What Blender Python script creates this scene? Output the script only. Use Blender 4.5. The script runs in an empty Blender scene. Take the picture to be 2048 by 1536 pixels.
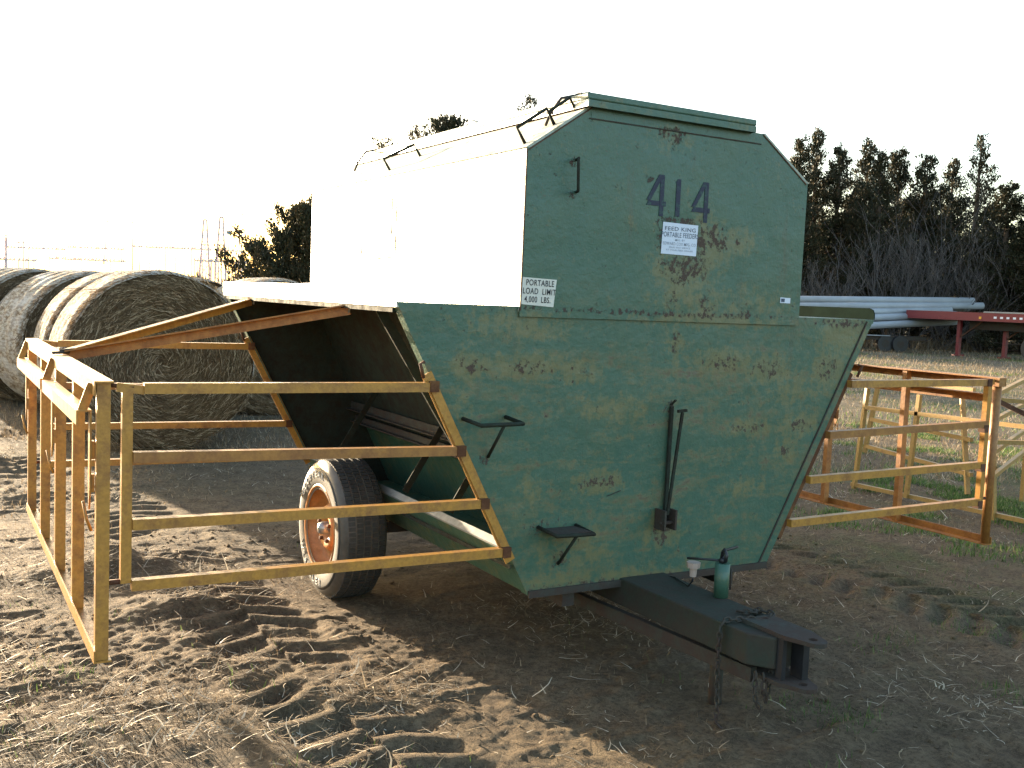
import bpy, bmesh, math, random
import numpy as np
from mathutils import Vector, Matrix, Quaternion
random.seed(7); RNG = np.random.RandomState(7)
PI = math.pi
S = bpy.context.scene
COL = S.collection

# ------------------------------------------------------------------ helpers
def tag(o, label=None, cat=None, group=None, kind=None):
    if label: o['label'] = label
    if cat: o['category'] = cat
    if group: o['group'] = group
    if kind: o['kind'] = kind
    return o

def empty(name, loc=(0, 0, 0), rz=0):
    o = bpy.data.objects.new(name, None); COL.objects.link(o)
    o.location = loc; o.rotation_euler = (0, 0, rz); o.empty_display_size = .2
    return o

class MB:
    def __init__(s): s.v = []; s.f = []; s.sm = []
    def add(s, vs, fs, smooth=False):
        b = len(s.v); s.v += [tuple(p) for p in vs]
        s.f += [tuple(b + i for i in f) for f in fs]; s.sm += [smooth] * len(fs); return s
    def box(s, a, b):
        (x0, y0, z0), (x1, y1, z1) = a, b
        return s.add([(x0,y0,z0),(x1,y0,z0),(x1,y1,z0),(x0,y1,z0),(x0,y0,z1),(x1,y0,z1),(x1,y1,z1),(x0,y1,z1)],
            [(0,3,2,1),(4,5,6,7),(0,1,5,4),(1,2,6,5),(2,3,7,6),(3,0,4,7)])
    def prism(s, pts, axis, a, b):
        """extrude a 2-D outline along axis; pts give the other two coordinates in xyz order"""
        def P(p, t):
            return {0: (t, p[0], p[1]), 1: (p[0], t, p[1]), 2: (p[0], p[1], t)}[axis]
        n = len(pts); vs = [P(p, a) for p in pts] + [P(p, b) for p in pts]
        fs = [tuple(range(n))[::-1], tuple(range(n, 2*n))] + [(i, (i+1) % n, n+(i+1) % n, n+i) for i in range(n)]
        return s.add(vs, fs)
    def bar(s, p, q, w, h, up=(0, 0, 1), prof=None):
        p = Vector(p); q = Vector(q); d = (q-p).normalized(); up = Vector(up)
        x = d.cross(up)
        if x.length < 1e-4: x = d.cross(Vector((0, 1, 0)))
        x.normalize(); u = x.cross(d).normalized()
        prof = prof or [(-w/2, -h/2), (w/2, -h/2), (w/2, h/2), (-w/2, h/2)]
        n = len(prof)
        vs = [p+x*a+u*b for a, b in prof] + [q+x*a+u*b for a, b in prof]
        fs = [tuple(range(n))[::-1], tuple(range(n, 2*n))] + [(i, (i+1) % n, n+(i+1) % n, n+i) for i in range(n)]
        return s.add(vs, fs)
    def angle(s, p, q, w, h, up=(0, 0, 1), t=.006, sx=1, su=1):
        pr = [(0, 0), (w, 0), (w, t), (t, t), (t, h), (0, h)]
        pr = [((a-w/2)*sx, (b-h/2)*su) for a, b in pr]
        if sx*su < 0: pr = pr[::-1]
        return s.bar(p, q, w, h, up, pr)
    def tube(s, pts, r, n=8, r2=None, smooth=True):
        pts = [Vector(p) for p in pts]; m = len(pts); rings = []
        prev = None
        for i, p in enumerate(pts):
            d = (pts[min(i+1, m-1)]-pts[max(i-1, 0)]).normalized()
            if prev is None:
                x = d.cross(Vector((0, 0, 1)))
                if x.length < 1e-3: x = d.cross(Vector((0, 1, 0)))
            else: x = prev-d*prev.dot(d)
            x.normalize(); prev = x; y = d.cross(x)
            rr = r if r2 is None else r+(r2-r)*i/(m-1)
            rings += [p+(x*math.cos(2*PI*k/n)+y*math.sin(2*PI*k/n))*rr for k in range(n)]
        fs = [(i*n+k, i*n+(k+1) % n, (i+1)*n+(k+1) % n, (i+1)*n+k) for i in range(m-1) for k in range(n)]
        b = len(s.v); s.add(rings, fs, smooth)
        s.f += [tuple(b+k for k in range(n))[::-1], tuple(b+(m-1)*n+k for k in range(n))]; s.sm += [False, False]
        return s
    def lathe(s, prof, c, axis=0, n=32, smooth=True, closed=False):
        """prof: (radius, offset along axis)"""
        c = Vector(c); vs = []
        for r, t in prof:
            for k in range(n):
                a = 2*PI*k/n; u, w = r*math.cos(a), r*math.sin(a)
                vs.append(c+Vector({0: (t, u, w), 1: (u, t, w), 2: (u, w, t)}[axis]))
        m = len(prof); rng = m if closed else m-1
        fs = [(i*n+k, i*n+(k+1) % n, ((i+1) % m)*n+(k+1) % n, ((i+1) % m)*n+k) for i in range(rng) for k in range(n)]
        return s.add(vs, fs, smooth)
    def build(s, name, mat, parent=None, bevel=0, label=None, fix=True):
        me = bpy.data.meshes.new(name)
        off = Vector((0, 0, 0))
        if parent:
            p = parent
            while p: off = off+p.location; p = p.parent
        me.from_pydata([tuple(Vector(v)-off) for v in s.v], [], s.f)
        me.polygons.foreach_set('use_smooth', s.sm)
        if fix:
            bm = bmesh.new(); bm.from_mesh(me); bmesh.ops.recalc_face_normals(bm, faces=bm.faces); bm.to_mesh(me); bm.free()
        me.materials.append(mat); me.update()
        o = bpy.data.objects.new(name, me); COL.objects.link(o)
        if parent: o.parent = parent
        if bevel:
            m = o.modifiers.new('b', 'BEVEL'); m.width = bevel; m.segments = 2; m.limit_method = 'ANGLE'; m.angle_limit = .6
        if label: o['label'] = label
        return o

def mesh_np(name, verts, faces, mat, smooth=False, k=4, parent=None, attr=None):
    me = bpy.data.meshes.new(name)
    verts = np.asarray(verts, np.float32); faces = np.asarray(faces, np.int32)
    me.vertices.add(len(verts)); me.vertices.foreach_set('co', verts.ravel())
    me.loops.add(faces.size); me.loops.foreach_set('vertex_index', faces.ravel())
    me.polygons.add(len(faces)); me.polygons.foreach_set('loop_start', np.arange(0, faces.size, k, dtype=np.int32))
    me.polygons.foreach_set('loop_total', np.full(len(faces), k, np.int32))
    if smooth: me.polygons.foreach_set('use_smooth', np.ones(len(faces), bool))
    if attr is not None:
        a = me.attributes.new('tint', 'FLOAT', 'POINT'); a.data.foreach_set('value', np.asarray(attr, np.float32))
    me.update(calc_edges=True); me.validate()
    if mat: me.materials.append(mat)
    o = bpy.data.objects.new(name, me); COL.objects.link(o)
    if parent: o.parent = parent
    return o

# ------------------------------------------------------------------ value noise
_tab = RNG.rand(256, 256)
def vnoise(x, y, s, o=0):
    x = x/s+o*17.3; y = y/s+o*31.7
    xi = np.floor(x).astype(int); yi = np.floor(y).astype(int); fx = x-xi; fy = y-yi
    fx = fx*fx*(3-2*fx); fy = fy*fy*(3-2*fy)
    t = lambda a, b: _tab[a % 256, b % 256]
    return (t(xi,yi)*(1-fx)+t(xi+1,yi)*fx)*(1-fy)+(t(xi,yi+1)*(1-fx)+t(xi+1,yi+1)*fx)*fy-.5
def sstep(a, b, x):
    t = np.clip((x-a)/(b-a), 0, 1); return t*t*(3-2*t)

TRACKS = [  # (x0,y0,x1,y1,half width,depth,pitch,sign)
    (-1.42, -1.0, -1.62, 4.6, .27, .020, .19, 1),
    (-2.1, 5.4, -2.3, 9.8, .27, .030, .22, -1),
    (1.98, 1.9, 2.05, -.75, .30, .028, .20, -1),
    (-.35, -1.3, .9, -1.15, .2, .016, .2, 1),
    (6.5, 9.0, 11.5, 1.5, .3, .02, .25, 1),
]
def height(x, y):
    x = np.asarray(x, float); y = np.asarray(y, float)
    near = 1/(1+((x+.5)**2+(y-1)**2)/90.)
    h = .045*vnoise(x, y, 1.7, 1)+.03*vnoise(x, y, .75, 2)
    h = h*(.4+.6*near)
    rough = .55+.75*sstep(-.15, .35, vnoise(x, y, 1.3, 9))
    h += near*rough*(.012*vnoise(x, y, .27, 3)+.008*vnoise(x, y, .12, 4)+.007*vnoise(x, y, .055, 5)+.007*vnoise(x, y, .030, 6)+.005*vnoise(x, y, .018, 7))
    r = vnoise(x, y*2.2, .16, 11); h += near*rough*.010*sstep(.12, .38, r)
    n0 = h.copy()
    for (x0, y0, x1, y1, w, A, pt, sg) in TRACKS:
        L = math.hypot(x1-x0, y1-y0); ux, uy = (x1-x0)/L, (y1-y0)/L
        wob = .06*vnoise(x, y, .6, 21)
        s = (x-x0)*ux+(y-y0)*uy; t = -(x-x0)*uy+(y-y0)*ux+wob
        m = sstep(w+.05, w-.06, np.abs(t))*sstep(-.1, .3, s)*sstep(L+.1, L-.3, s)
        br = sstep(-.34, .10, vnoise(x, y, .38, 22))*(.75+.9*vnoise(x, y, .17, 25))
        ph = 2*PI*(s+sg*.5*np.abs(t)+.06*vnoise(x, y, .25, 23)+.025*vnoise(x, y, .09, 26))/pt+np.where(t > 0, PI*.9, 0)
        lug = np.cos(ph); lug = np.sign(lug)*np.abs(lug)**.6
        h += m*br*(A*lug-.012)-m*np.clip(br, 0, 1)*.6*n0
        h += .022*sstep(.11, 0, np.abs(np.abs(t)-w-.06))*sstep(-.1, .3, s)*sstep(L+.1, L-.3, s)*(.4+vnoise(x, y, .3, 24))
    # a churned mound beside the feeder's near gate
    h += .10*np.exp(-(((x+1.93)/.33)**2+((y-2.35)/.22)**2))*(1+.7*vnoise(x, y, .12, 31))
    h += .06*np.exp(-(((x+1.75)/.25)**2+((y-1.55)/.16)**2))*(1+.9*vnoise(x, y, .1, 32))
    # keep tyre and jack footprints down
    for (cx, cy, rr) in ((-.9, 1.52, .32), (.9, 1.52, .32), (-.03, -.45, .15)):
        g = np.exp(-((x-cx)**2+(y-cy)**2)/rr**2); h = h*(1-g)-.006*g
    return h
def hz(x, y): return float(height(np.array([x]), np.array([y]))[0])

# ------------------------------------------------------------------ materials
class NT:
    def __init__(s, name):
        s.m = bpy.data.materials.new(name); s.m.use_nodes = True; s.t = s.m.node_tree
        s.b = s.t.nodes['Principled BSDF']; s.tc = s.t.nodes.new('ShaderNodeTexCoord').outputs['Object']
    def n(s, typ, **k):
        nd = s.t.nodes.new(typ)
        for a, v in k.items(): setattr(nd, a, v)
        return nd
    def L(s, a, b): s.t.links.new(a, b)
    def noise(s, scale, detail=4, rough=.6, sc=(1, 1, 1), dist=0, off=(0, 0, 0)):
        mp = s.n('ShaderNodeMapping'); mp.inputs['Scale'].default_value = sc; mp.inputs['Location'].default_value = off
        s.L(s.tc, mp.inputs[0]); nz = s.n('ShaderNodeTexNoise'); s.L(mp.outputs[0], nz.inputs['Vector'])
        nz.inputs['Scale'].default_value = scale; nz.inputs['Detail'].default_value = detail
        nz.inputs['Roughness'].default_value = rough; nz.inputs['Distortion'].default_value = dist
        return nz.outputs['Fac']
    def ramp(s, fac, stops):
        r = s.n('ShaderNodeValToRGB'); s.L(fac, r.inputs[0]); e = r.color_ramp.elements
        while len(e) < len(stops): e.new(.5)
        for i, (p, c) in enumerate(stops):
            e[i].position = p; e[i].color = (c, c, c, 1) if not hasattr(c, '__len__') else (*c, 1)
        return r.outputs[0]
    def mix(s, f, a, b, bt='MIX'):
        m = s.n('ShaderNodeMix', data_type='RGBA', blend_type=bt)
        for i, v in ((0, f), (6, a), (7, b)):
            if hasattr(v, 'is_linked') or hasattr(v, 'links'): s.L(v, m.inputs[i])
            elif i == 0: m.inputs[0].default_value = v
            else: m.inputs[i].default_value = (*v, 1)
        return m.outputs[2]
    def math(s, op, a, b=0, clamp=False):
        m = s.n('ShaderNodeMath', operation=op, use_clamp=clamp)
        for i, v in ((0, a), (1, b)):
            if hasattr(v, 'links'): s.L(v, m.inputs[i])
            else: m.inputs[i].default_value = v
        return m.outputs[0]
    def bump(s, h, st, d=.01):
        b = s.n('ShaderNodeBump'); b.inputs['Strength'].default_value = st; b.inputs['Distance'].default_value = d
        s.L(h, b.inputs['Height']); s.L(b.outputs[0], s.b.inputs['Normal'])
    def col(s, c):
        if hasattr(c, 'links'): s.L(c, s.b.inputs['Base Color'])
        else: s.b.inputs['Base Color'].default_value = (*c, 1)
    def rough(s, r, spec=.5, metal=0):
        if hasattr(r, 'links'): s.L(r, s.b.inputs['Roughness'])
        else: s.b.inputs['Roughness'].default_value = r
        s.b.inputs['Specular IOR Level'].default_value = spec; s.b.inputs['Metallic'].default_value = metal
        return s.m

def blobs(N, pts, big=False):
    """max over elliptic spots (x,z,rx,rz,strength) in object space"""
    sep = N.n('ShaderNodeSeparateXYZ'); N.L(N.tc, sep.inputs[0]); acc = None
    for (x, z, rx, rz, st) in pts:
        if big: rx *= 1.3; rz *= 1.6
        else: rx *= 1.5; rz *= 1.6; st *= .9
        a = N.math('MULTIPLY', N.math('SUBTRACT', sep.outputs[0], x), 1/rx)
        b = N.math('MULTIPLY', N.math('SUBTRACT', sep.outputs[2], z), 1/rz)
        q = N.math('ADD', N.math('MULTIPLY', a, a), N.math('MULTIPLY', b, b))
        q = N.math('MULTIPLY', N.math('SUBTRACT', 1, q, True), st)
        acc = q if acc is None else N.math('MAXIMUM', acc, q)
    return acc

OCHRE = [(-.663,1.468,.18,.03,.8),(-.979,1.33,.10,.05,1),(-.704,1.33,.2,.05,1),(-.458,1.304,.13,.045,1),(-.295,1.154,.2,.05,.7),
 (.039,1.427,.06,.10,.8),(.336,1.351,.22,.06,.9),(.62,1.32,.16,.06,1),(1.0,1.32,.12,.09,1),(.788,1.22,.16,.07,.7),
 (.513,1.046,.16,.035,.9),(.836,1.05,.14,.05,.9),(.749,.919,.09,.06,.7),(.505,.762,.14,.04,.7),(-.328,.831,.14,.045,1),(-.68,.83,.08,.06,.6),
 (-.44,.546,.22,.09,.6),(-.508,.39,.25,.06,.9),(.03,.60,.12,.08,.9),(1.1,1.50,.18,.09,1),(-.15,.40,.45,.035,.7),(.25,1.54,.5,.03,.8),
 (.3,1.63,.5,.06,.6),(.06,1.76,.2,.10,.9),(.16,1.84,.16,.14,1),(.35,1.9,.16,.05,.8),(-.06,2.31,.12,.05,.7),(.02,1.70,.09,.1,.8),(-.78,1.5,.3,.05,.7),(-1.0,1.2,.06,.2,.5)]
RUST = [(-.088,2.335,.04,.025,1),(-.019,2.325,.045,.03,1),(-.031,2.295,.02,.03,.8),(.215,1.915,.045,.05,1.1),(.26,1.90,.035,.05,1),(.064,1.765,.13,.05,1),
 (.005,1.787,.06,.03,.9),(.117,1.80,.05,.03,.9),(-.155,2.134,.02,.02,1),(.02,1.965,.12,.02,1.1),(-.085,1.88,.02,.06,.9),(.145,1.88,.035,.06,1.2),(.36,1.905,.02,.03,.8),
 (.06,1.735,.035,.04,1.2),(.19,1.62,.04,.05,.8),(.0,1.62,.03,.05,.6),(-.55,2.16,.02,.02,.9),(-.55,2.03,.02,.02,.9),(-.979,1.33,.07,.03,.8),(-.704,1.325,.1,.03,.7),(-.458,1.30,.06,.03,.75),
 (.336,1.351,.12,.03,.7),(.62,1.32,.1,.035,.75),(1.0,1.32,.06,.05,.8),(.513,1.046,.12,.02,.8),(.836,1.05,.08,.025,.8),(-.32,.831,.10,.022,.9),(.749,.92,.03,.03,.9),
 (.027,.60,.05,.06,1.1),(-.52,.50,.03,.05,.9),(-.63,.66,.05,.03,.8),(-.44,.38,.12,.03,.8),(.02,1.14,.03,.04,.8),(-.9,.96,.02,.03,.9),(0,1.563,.8,.012,.8),(.04,1.44,.02,.05,.8),
 (1.1,1.55,.16,.02,1),(-.3,.39,.5,.016,.8),(.44,1.59,.04,.03,.8)]
def green_paint(name, base=(.046, .108, .074), spots=False, rustamt=.62, rough=.42, dark=1.0):
    N = NT(name)
    n1 = N.noise(3.2, 6, .65); n2 = N.noise(22, 5, .7); n3 = N.noise(9, 5, .7, (3.5, 3.5, .55)); fine = N.noise(260, 2, .6)
    c = N.mix(N.ramp(n1, [(.35, 0), (.7, 1)]), tuple(v*dark for v in base), tuple(v*dark for v in ((.060, .110, .068) if base[0] < .2 else (.50, .49, .42))))
    c = N.mix(N.ramp(n3, [(.45, 0), (.75, .6)]), c, (.033*dark, .092*dark, .068*dark) if base[0] < .2 else (.38, .43, .38))
    och = N.math('MULTIPLY', n3, .55)
    if spots:
        och = N.math('ADD', blobs(N, OCHRE, True), N.math('MULTIPLY', N.math('SUBTRACT', n1, .5), .5))
        och = N.math('ADD', och, N.math('MULTIPLY', N.math('SUBTRACT', n2, .5), 2.4))
        och = N.math('ADD', och, N.math('MULTIPLY', N.math('SUBTRACT', n3, .5), 1.6))
        of = N.ramp(och, [(.25, 0), (.85, .70)])
    else: of = N.ramp(N.math('ADD', n2, N.math('MULTIPLY', n1, .6)), [(.80, 0), (1.05, .7)])
    if spots:
        hz_ = N.noise(2.6, 6, .72, (.8, 1, 4.2), .6); hz_ = N.math('ADD', hz_, N.math('MULTIPLY', N.math('SUBTRACT', n2, .5), .7))
        sepz = N.n('ShaderNodeSeparateXYZ'); N.L(N.tc, sepz.inputs[0]); low = N.math('MULTIPLY', N.math('SUBTRACT', 1.75, sepz.outputs[2]), 2.2, True)
        c = N.mix(N.math('MULTIPLY', N.ramp(hz_, [(.46, 0), (.66, .68)]), low), c, (.165, .140, .066))
        c = N.mix(N.math('MULTIPLY', N.ramp(hz_, [(.60, 0), (.72, .85)]), low), c, (.095, .068, .052))
        st_ = N.noise(13, 5, .7, (1, 1, .12), .2); c = N.mix(N.ramp(st_, [(.60, 0), (.74, .5)]), c, (.085, .072, .040))
        sp_ = N.noise(95, 3, .7); c = N.mix(N.ramp(sp_, [(.60, 0), (.70, .6)]), c, (.085, .060, .035))
    c = N.mix(of, c, (.17, .145, .062))
    rn = N.noise(46, 6, .78, (1, 1, .85))
    if spots:
        rf = N.math('ADD', blobs(N, RUST), N.math('MULTIPLY', N.math('SUBTRACT', rn, .5), 5.0))
        rf = N.math('ADD', rf, N.math('MULTIPLY', N.math('SUBTRACT', n2, .5), 1.0))
        rf = N.ramp(rf, [(.70, 0), (.95, .9)])
    else: rf = N.ramp(N.math('ADD', N.math('MULTIPLY', rn, .7), N.math('MULTIPLY', n1, .5)), [(rustamt+.09, 0), (rustamt+.16, .9)])
    c = N.mix(rf, c, (.060, .030, .022))
    c = N.mix(N.ramp(fine, [(.3, 0), (.7, .3)]), c, (.5, .6, .55), 'OVERLAY')
    N.col(c)
    N.bump(N.math('ADD', N.math('MULTIPLY', n1, .8), N.math('MULTIPLY', rf, .12)), .55, .03)
    if base[0] > .4:
        N.b.inputs['Coat Weight'].default_value = 1; N.b.inputs['Coat Roughness'].default_value = .38
        return N.rough(N.math('ADD', N.math('MULTIPLY', rf, .4), .42, True), .8)
    return N.rough(N.math('ADD', N.math('MULTIPLY', rf, .4), rough, True), .5)

def rusty(name, base, rustc=(.16, .055, .02), lo=.52, hi=.68, rough=.5, spec=.5, sc=14):
    N = NT(name); a = N.noise(sc, 6, .72); b = N.noise(70, 3, .6); g = N.noise(3, 3, .6)
    f = N.ramp(N.math('ADD', N.math('MULTIPLY', a, .8), N.math('MULTIPLY', g, .35)), [(lo, 0), (hi, .85)])
    c = N.mix(f, base, rustc); c = N.mix(N.ramp(b, [(.35, .25), (.65, 0)]), c, tuple(v*.5 for v in rustc))
    N.col(c); N.bump(b, .25, .004)
    return N.rough(N.math('ADD', N.math('MULTIPLY', f, .3), rough), spec)

def plain(name, c, r=.6, spec=.5, metal=0, var=.25, sc=20):
    N = NT(name); a = N.noise(sc, 5, .65)
    N.col(N.mix(N.ramp(a, [(.3, 0), (.7, 1)]), tuple(v*(1-var) for v in c), tuple(min(1, v*(1+var)) for v in c)))
    N.bump(a, .15, .004)
    return N.rough(r, spec, metal)

M = {}
M['front'] = green_paint('green_front', spots=True)
M['green'] = green_paint('green_paint')
M['green_side'] = green_paint('green_side_glare', base=(.46, .50, .44), rustamt=.70, rough=.3)  # pale base colour stands for sun glare on the green walls and eave
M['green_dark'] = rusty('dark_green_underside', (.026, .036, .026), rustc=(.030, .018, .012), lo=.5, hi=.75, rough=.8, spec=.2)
M['yellow'] = rusty('ochre_gate_paint', (.46, .225, .042), lo=.56, hi=.78, rough=.38)
M['yellow_rust'] = rusty('rusty_ochre_steel', (.38, .17, .038), rustc=(.17, .06, .02), lo=.50, hi=.76, rough=.45)
M['far_yellow'] = rusty('weathered_yellow_steel', (.36, .215, .055), lo=.62, hi=.82, rough=.5)
M['rust'] = rusty('brown_rusty_steel', (.13, .06, .03), rustc=(.07, .03, .02), rough=.75, spec=.3)
M['dark'] = rusty('dark_grimy_steel', (.035, .045, .035), rustc=(.06, .035, .025), lo=.4, hi=.65, rough=.65, spec=.4)
M['matte'] = plain('shaded_green_lip', (.010, .020, .014), .95, .03, 0, .3, 6)  # green darkened in the colour so the lip looks shaded
M['seam'] = plain('dark_rust_and_shadow', (.05, .02, .015), .95, .02, 0, .3, 60)  # rust of the hatch lines, also the painted shadow under the lid
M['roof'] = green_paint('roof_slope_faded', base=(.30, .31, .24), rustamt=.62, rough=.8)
M['joint'] = rusty('rusty_weld_patch', (.20, .09, .03), rustc=(.09, .035, .018), lo=.4, hi=.6, rough=.7, spec=.3)
M['black'] = plain('black_steel', (.02, .02, .022), .4)
M['galv'] = plain('bare_bright_steel', (.36, .37, .35), .35, .6, .6, .2, 30)
M['rubber'] = plain('tyre_rubber', (.042, .04, .037), .62, .4, 0, .3, 40)
M['wall_rubber'] = plain('dusty_tyre_sidewall', (.085, .074, .06), .5, .5, 0, .4, 12)
M['tlet'] = plain('tyre_lettering_white', (.6, .58, .52), .7)
M['rim'] = rusty('rusty_orange_rim', (.60, .25, .07), rustc=(.36, .12, .03), lo=.5, hi=.75, rough=.42)
M['sticker'] = plain('sticker_white', (.62, .66, .74), .5, .4, 0, .05, 8)
M['sticker2'] = plain('sticker_cream', (.62, .60, .52), .5, .4, 0, .06, 8)
M['ink'] = plain('black_ink', (.02, .022, .03), .6, .3, 0, .2)
M['ink2'] = plain('faded_ink', (.10, .12, .16), .6, .3, 0, .2)
M['ink3'] = plain('very_faded_ink', (.30, .33, .38), .6, .3, 0, .2)
M['cap'] = plain('beige_plastic', (.45, .34, .28), .5, .5, 0, .1)
M['redsteel'] = rusty('red_trailer_paint', (.20, .018, .020), rustc=(.09, .02, .02), lo=.6, hi=.85, rough=.5)
M['pipe'] = plain('galvanised_pipe', (.31, .32, .33), .5, .5, 0, .12, 1.5)
M['trunk'] = plain('cedar_bark', (.10, .07, .05), .9, .2, 0, .3)
M['substation'] = plain('substation_steel', (.62, .50, .48), .7, .3, 0, .15, 1)
M['sub_panel'] = plain('substation_panel', (.22, .28, .30), .6, .3, 0, .1, 1)
M['amber'] = plain('amber_lens', (.75, .35, .03), .3, .5, 0, .05)
M['white_mark'] = plain('white_reflector', (.75, .75, .78), .4, .5, 0, .05)
N = NT('stencil_paint'); nz = N.noise(60, 5, .7); N.col(N.mix(N.ramp(nz, [(.5, 0), (.72, .75)]), (.030, .032, .055), (.05, .12, .09))); M['stencil'] = N.rough(.6, .3)

def leaf_mat(name, cols, trans=.25):
    N = NT(name); at = N.n('ShaderNodeAttribute', attribute_name='tint')
    N.col(N.ramp(at.outputs['Fac'], [(0, cols[0]), (.5, cols[1]), (1, cols[2])]))
    N.rough(.65, .25)
    tr = N.n('ShaderNodeBsdfTranslucent'); mx = N.n('ShaderNodeMixShader'); mx.inputs[0].default_value = trans
    N.L(N.ramp(at.outputs['Fac'], [(0, cols[0]), (.5, cols[1]), (1, cols[2])]), tr.inputs[0])
    out = N.t.nodes['Material Output']; N.L(N.b.outputs[0], mx.inputs[1]); N.L(tr.outputs[0], mx.inputs[2]); N.L(mx.outputs[0], out.inputs[0])
    return N.m
M['cedar'] = leaf_mat('cedar_foliage', ((.020, .025, .010), (.034, .035, .016), (.088, .056, .028)), .10)
M['twig'] = leaf_mat('bare_twigs', ((.07, .06, .055), (.13, .115, .105), (.20, .17, .15)), .0)
M['straw'] = leaf_mat('dry_straw', ((.16, .11, .06), (.34, .25, .15), (.66, .58, .44)), .25)
M['grass'] = leaf_mat('green_grass', ((.04, .07, .015), (.08, .15, .03), (.20, .26, .08)), .3)

def ground_material():
    N = NT('dirt_and_grass')
    n1 = N.noise(.9, 6, .6); n2 = N.noise(7, 6, .7); n3 = N.noise(45, 5, .7); n4 = N.noise(190, 3, .7)
    c = N.mix(N.ramp(n2, [(.35, 0), (.68, 1)]), (.112, .080, .050), (.225, .165, .102))
    c = N.mix(N.ramp(n3, [(.4, .6), (.56, 0)]), c, (.055, .040, .026))
    c = N.mix(N.ramp(n4, [(.52, 0), (.72, .55)]), c, (.30, .215, .130))
    # dead grass further out, green flushes in patches
    sep = N.n('ShaderNodeSeparateXYZ'); N.L(N.tc, sep.inputs[0])
    far = N.math('ADD', N.math('MULTIPLY', sep.outputs[0], .5), N.math('MULTIPLY', sep.outputs[1], .86))
    ff = N.ramp(N.math('ADD', N.math('MULTIPLY', far, .06), N.math('MULTIPLY', N.math('SUBTRACT', n1, .5), .9)), [(.30, 0), (.62, .8)])
    gr = N.noise(11, 6, .7, (1, .5, 1))
    dg = N.mix(N.ramp(gr, [(.35, 0), (.65, 1)]), (.085, .074, .054), (.20, .172, .125))
    c = N.mix(ff, c, dg)
    xr = N.math('MULTIPLY', N.math('SUBTRACT', sep.outputs[0], .2), .4, True)
    gp = N.noise(.55, 5, .65, off=(3.7, 1.2, 0))
    gf = N.ramp(N.math('ADD', gp, N.math('MULTIPLY', n2, .35)), [(.66, 0), (.82, .8)])
    c = N.mix(N.math('MULTIPLY', gf, N.math('ADD', N.math('MULTIPLY', xr, .8), .12)), c, N.mix(N.ramp(n3, [(.4, 0), (.6, 1)]), (.04, .062, .02), (.10, .12, .045)))
    N.col(c)
    N.bump(N.math('ADD', N.math('MULTIPLY', n3, .9), N.math('MULTIPLY', n4, .75)), 1.0, .018)
    return N.rough(.92, .12)
M['ground'] = ground_material()

# ------------------------------------------------------------------ ground
def axis_pts(lo, hi, step, outer_lo, outer_hi, g):
    a = list(np.arange(lo, hi, step)); s = step; v = a[-1]
    while v < outer_hi: s *= g; v += s; a.append(v)
    s = step; v = a[0]; b = []
    while v > outer_lo: s *= g; v -= s; b.append(v)
    return np.array(b[::-1]+a)
gx = axis_pts(-3.1, 2.6, .0135, -600, 900, 1.035)
gy = axis_pts(-1.7, 4.2, .0145, -60, 1400, 1.03)
X, Y = np.meshgrid(gx, gy); Z = height(X, Y)
nx, ny = len(gx), len(gy)
idx = np.arange(nx*ny).reshape(ny, nx)
F = np.stack([idx[:-1, :-1], idx[:-1, 1:], idx[1:, 1:], idx[1:, :-1]], -1).reshape(-1, 4)
g = mesh_np('ground', np.stack([X, Y, Z], -1).reshape(-1, 3), F, M['ground'], smooth=True)
tag(g, kind='structure')

# ------------------------------------------------------------------ loose stuff on the ground
def blades(n, pos, length, width, lift, tint, curl=1.0, upright=False):
    """pos (n,3); many narrow curved blades, 3 quads each"""
    V = np.zeros((n, 8, 3)); az = RNG.rand(n)*2*PI; L = length; w = width
    if upright is True: el = np.radians(45+40*RNG.rand(n))
    else: el = np.radians(RNG.rand(n)*lift)
    bend = (RNG.rand(n)-.5)*1.6*curl
    p = pos.copy(); d_az = az.copy()
    for k in range(4):
        t = k/3.; side = np.stack([-np.sin(d_az), np.cos(d_az), np.zeros(n)], -1)
        ww = w*(1-.75*t)
        V[:, 2*k] = p+side*ww[:, None]/2; V[:, 2*k+1] = p-side*ww[:, None]/2
        e2 = el*(1-.6*t) if not upright else el-(.25+.5*t)*np.abs(bend)
        step = np.stack([np.cos(d_az)*np.cos(e2), np.sin(d_az)*np.cos(e2), np.sin(e2)], -1)*(L/3)[:, None]
        p = p+step; d_az = d_az+bend/3
    b = (np.arange(n)*8)[:, None, None]
    f = np.array([[0, 1, 3, 2], [2, 3, 5, 4], [4, 5, 7, 6]])[None]+b
    return V.reshape(-1, 3), f.reshape(-1, 4), np.repeat(tint, 8)

def scatter(n, fn, batch=4000):
    out = []; c = 0
    while c < n:
        x = RNG.uniform(-4.2, 9, batch); y = RNG.uniform(-1.9, 9, batch)
        k = RNG.rand(batch) < fn(x, y); out.append(np.stack([x[k], y[k]], -1)); c += k.sum()
    return np.concatenate(out)[:n]
def straw_density(x, y):
    a = 1.3*np.exp(-(((x+1.65)/.85)**2+((y+.1)/.6)**2))+.45*np.exp(-(((x+2.2)/.8)**2+((y-1.6)/1.4)**2))
    b = .05+.10*(x > 0)+.35*np.exp(-(((x-.1)/.6)**2+((y-.9)/.35)**2))
    return (a+b)*(.15+1.4*sstep(-.1, .35, vnoise(x, y, .5, 41)))
P = scatter(38000, straw_density); n = len(P)
pos = np.stack([P[:, 0], P[:, 1], height(P[:, 0], P[:, 1])+.004+.008*RNG.rand(n)], -1)
tn = np.clip(RNG.rand(n)**1.5, 0, 1)
v, f, t = blades(n, pos, .02+.085*RNG.rand(n)**2.2, .0018+.0040*RNG.rand(n), 32, tn, 1.6)
o = mesh_np('straw_litter', v, f, M['straw'], attr=t); tag(o, 'dry straw scattered over the churned dirt', 'straw', kind='stuff')
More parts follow.
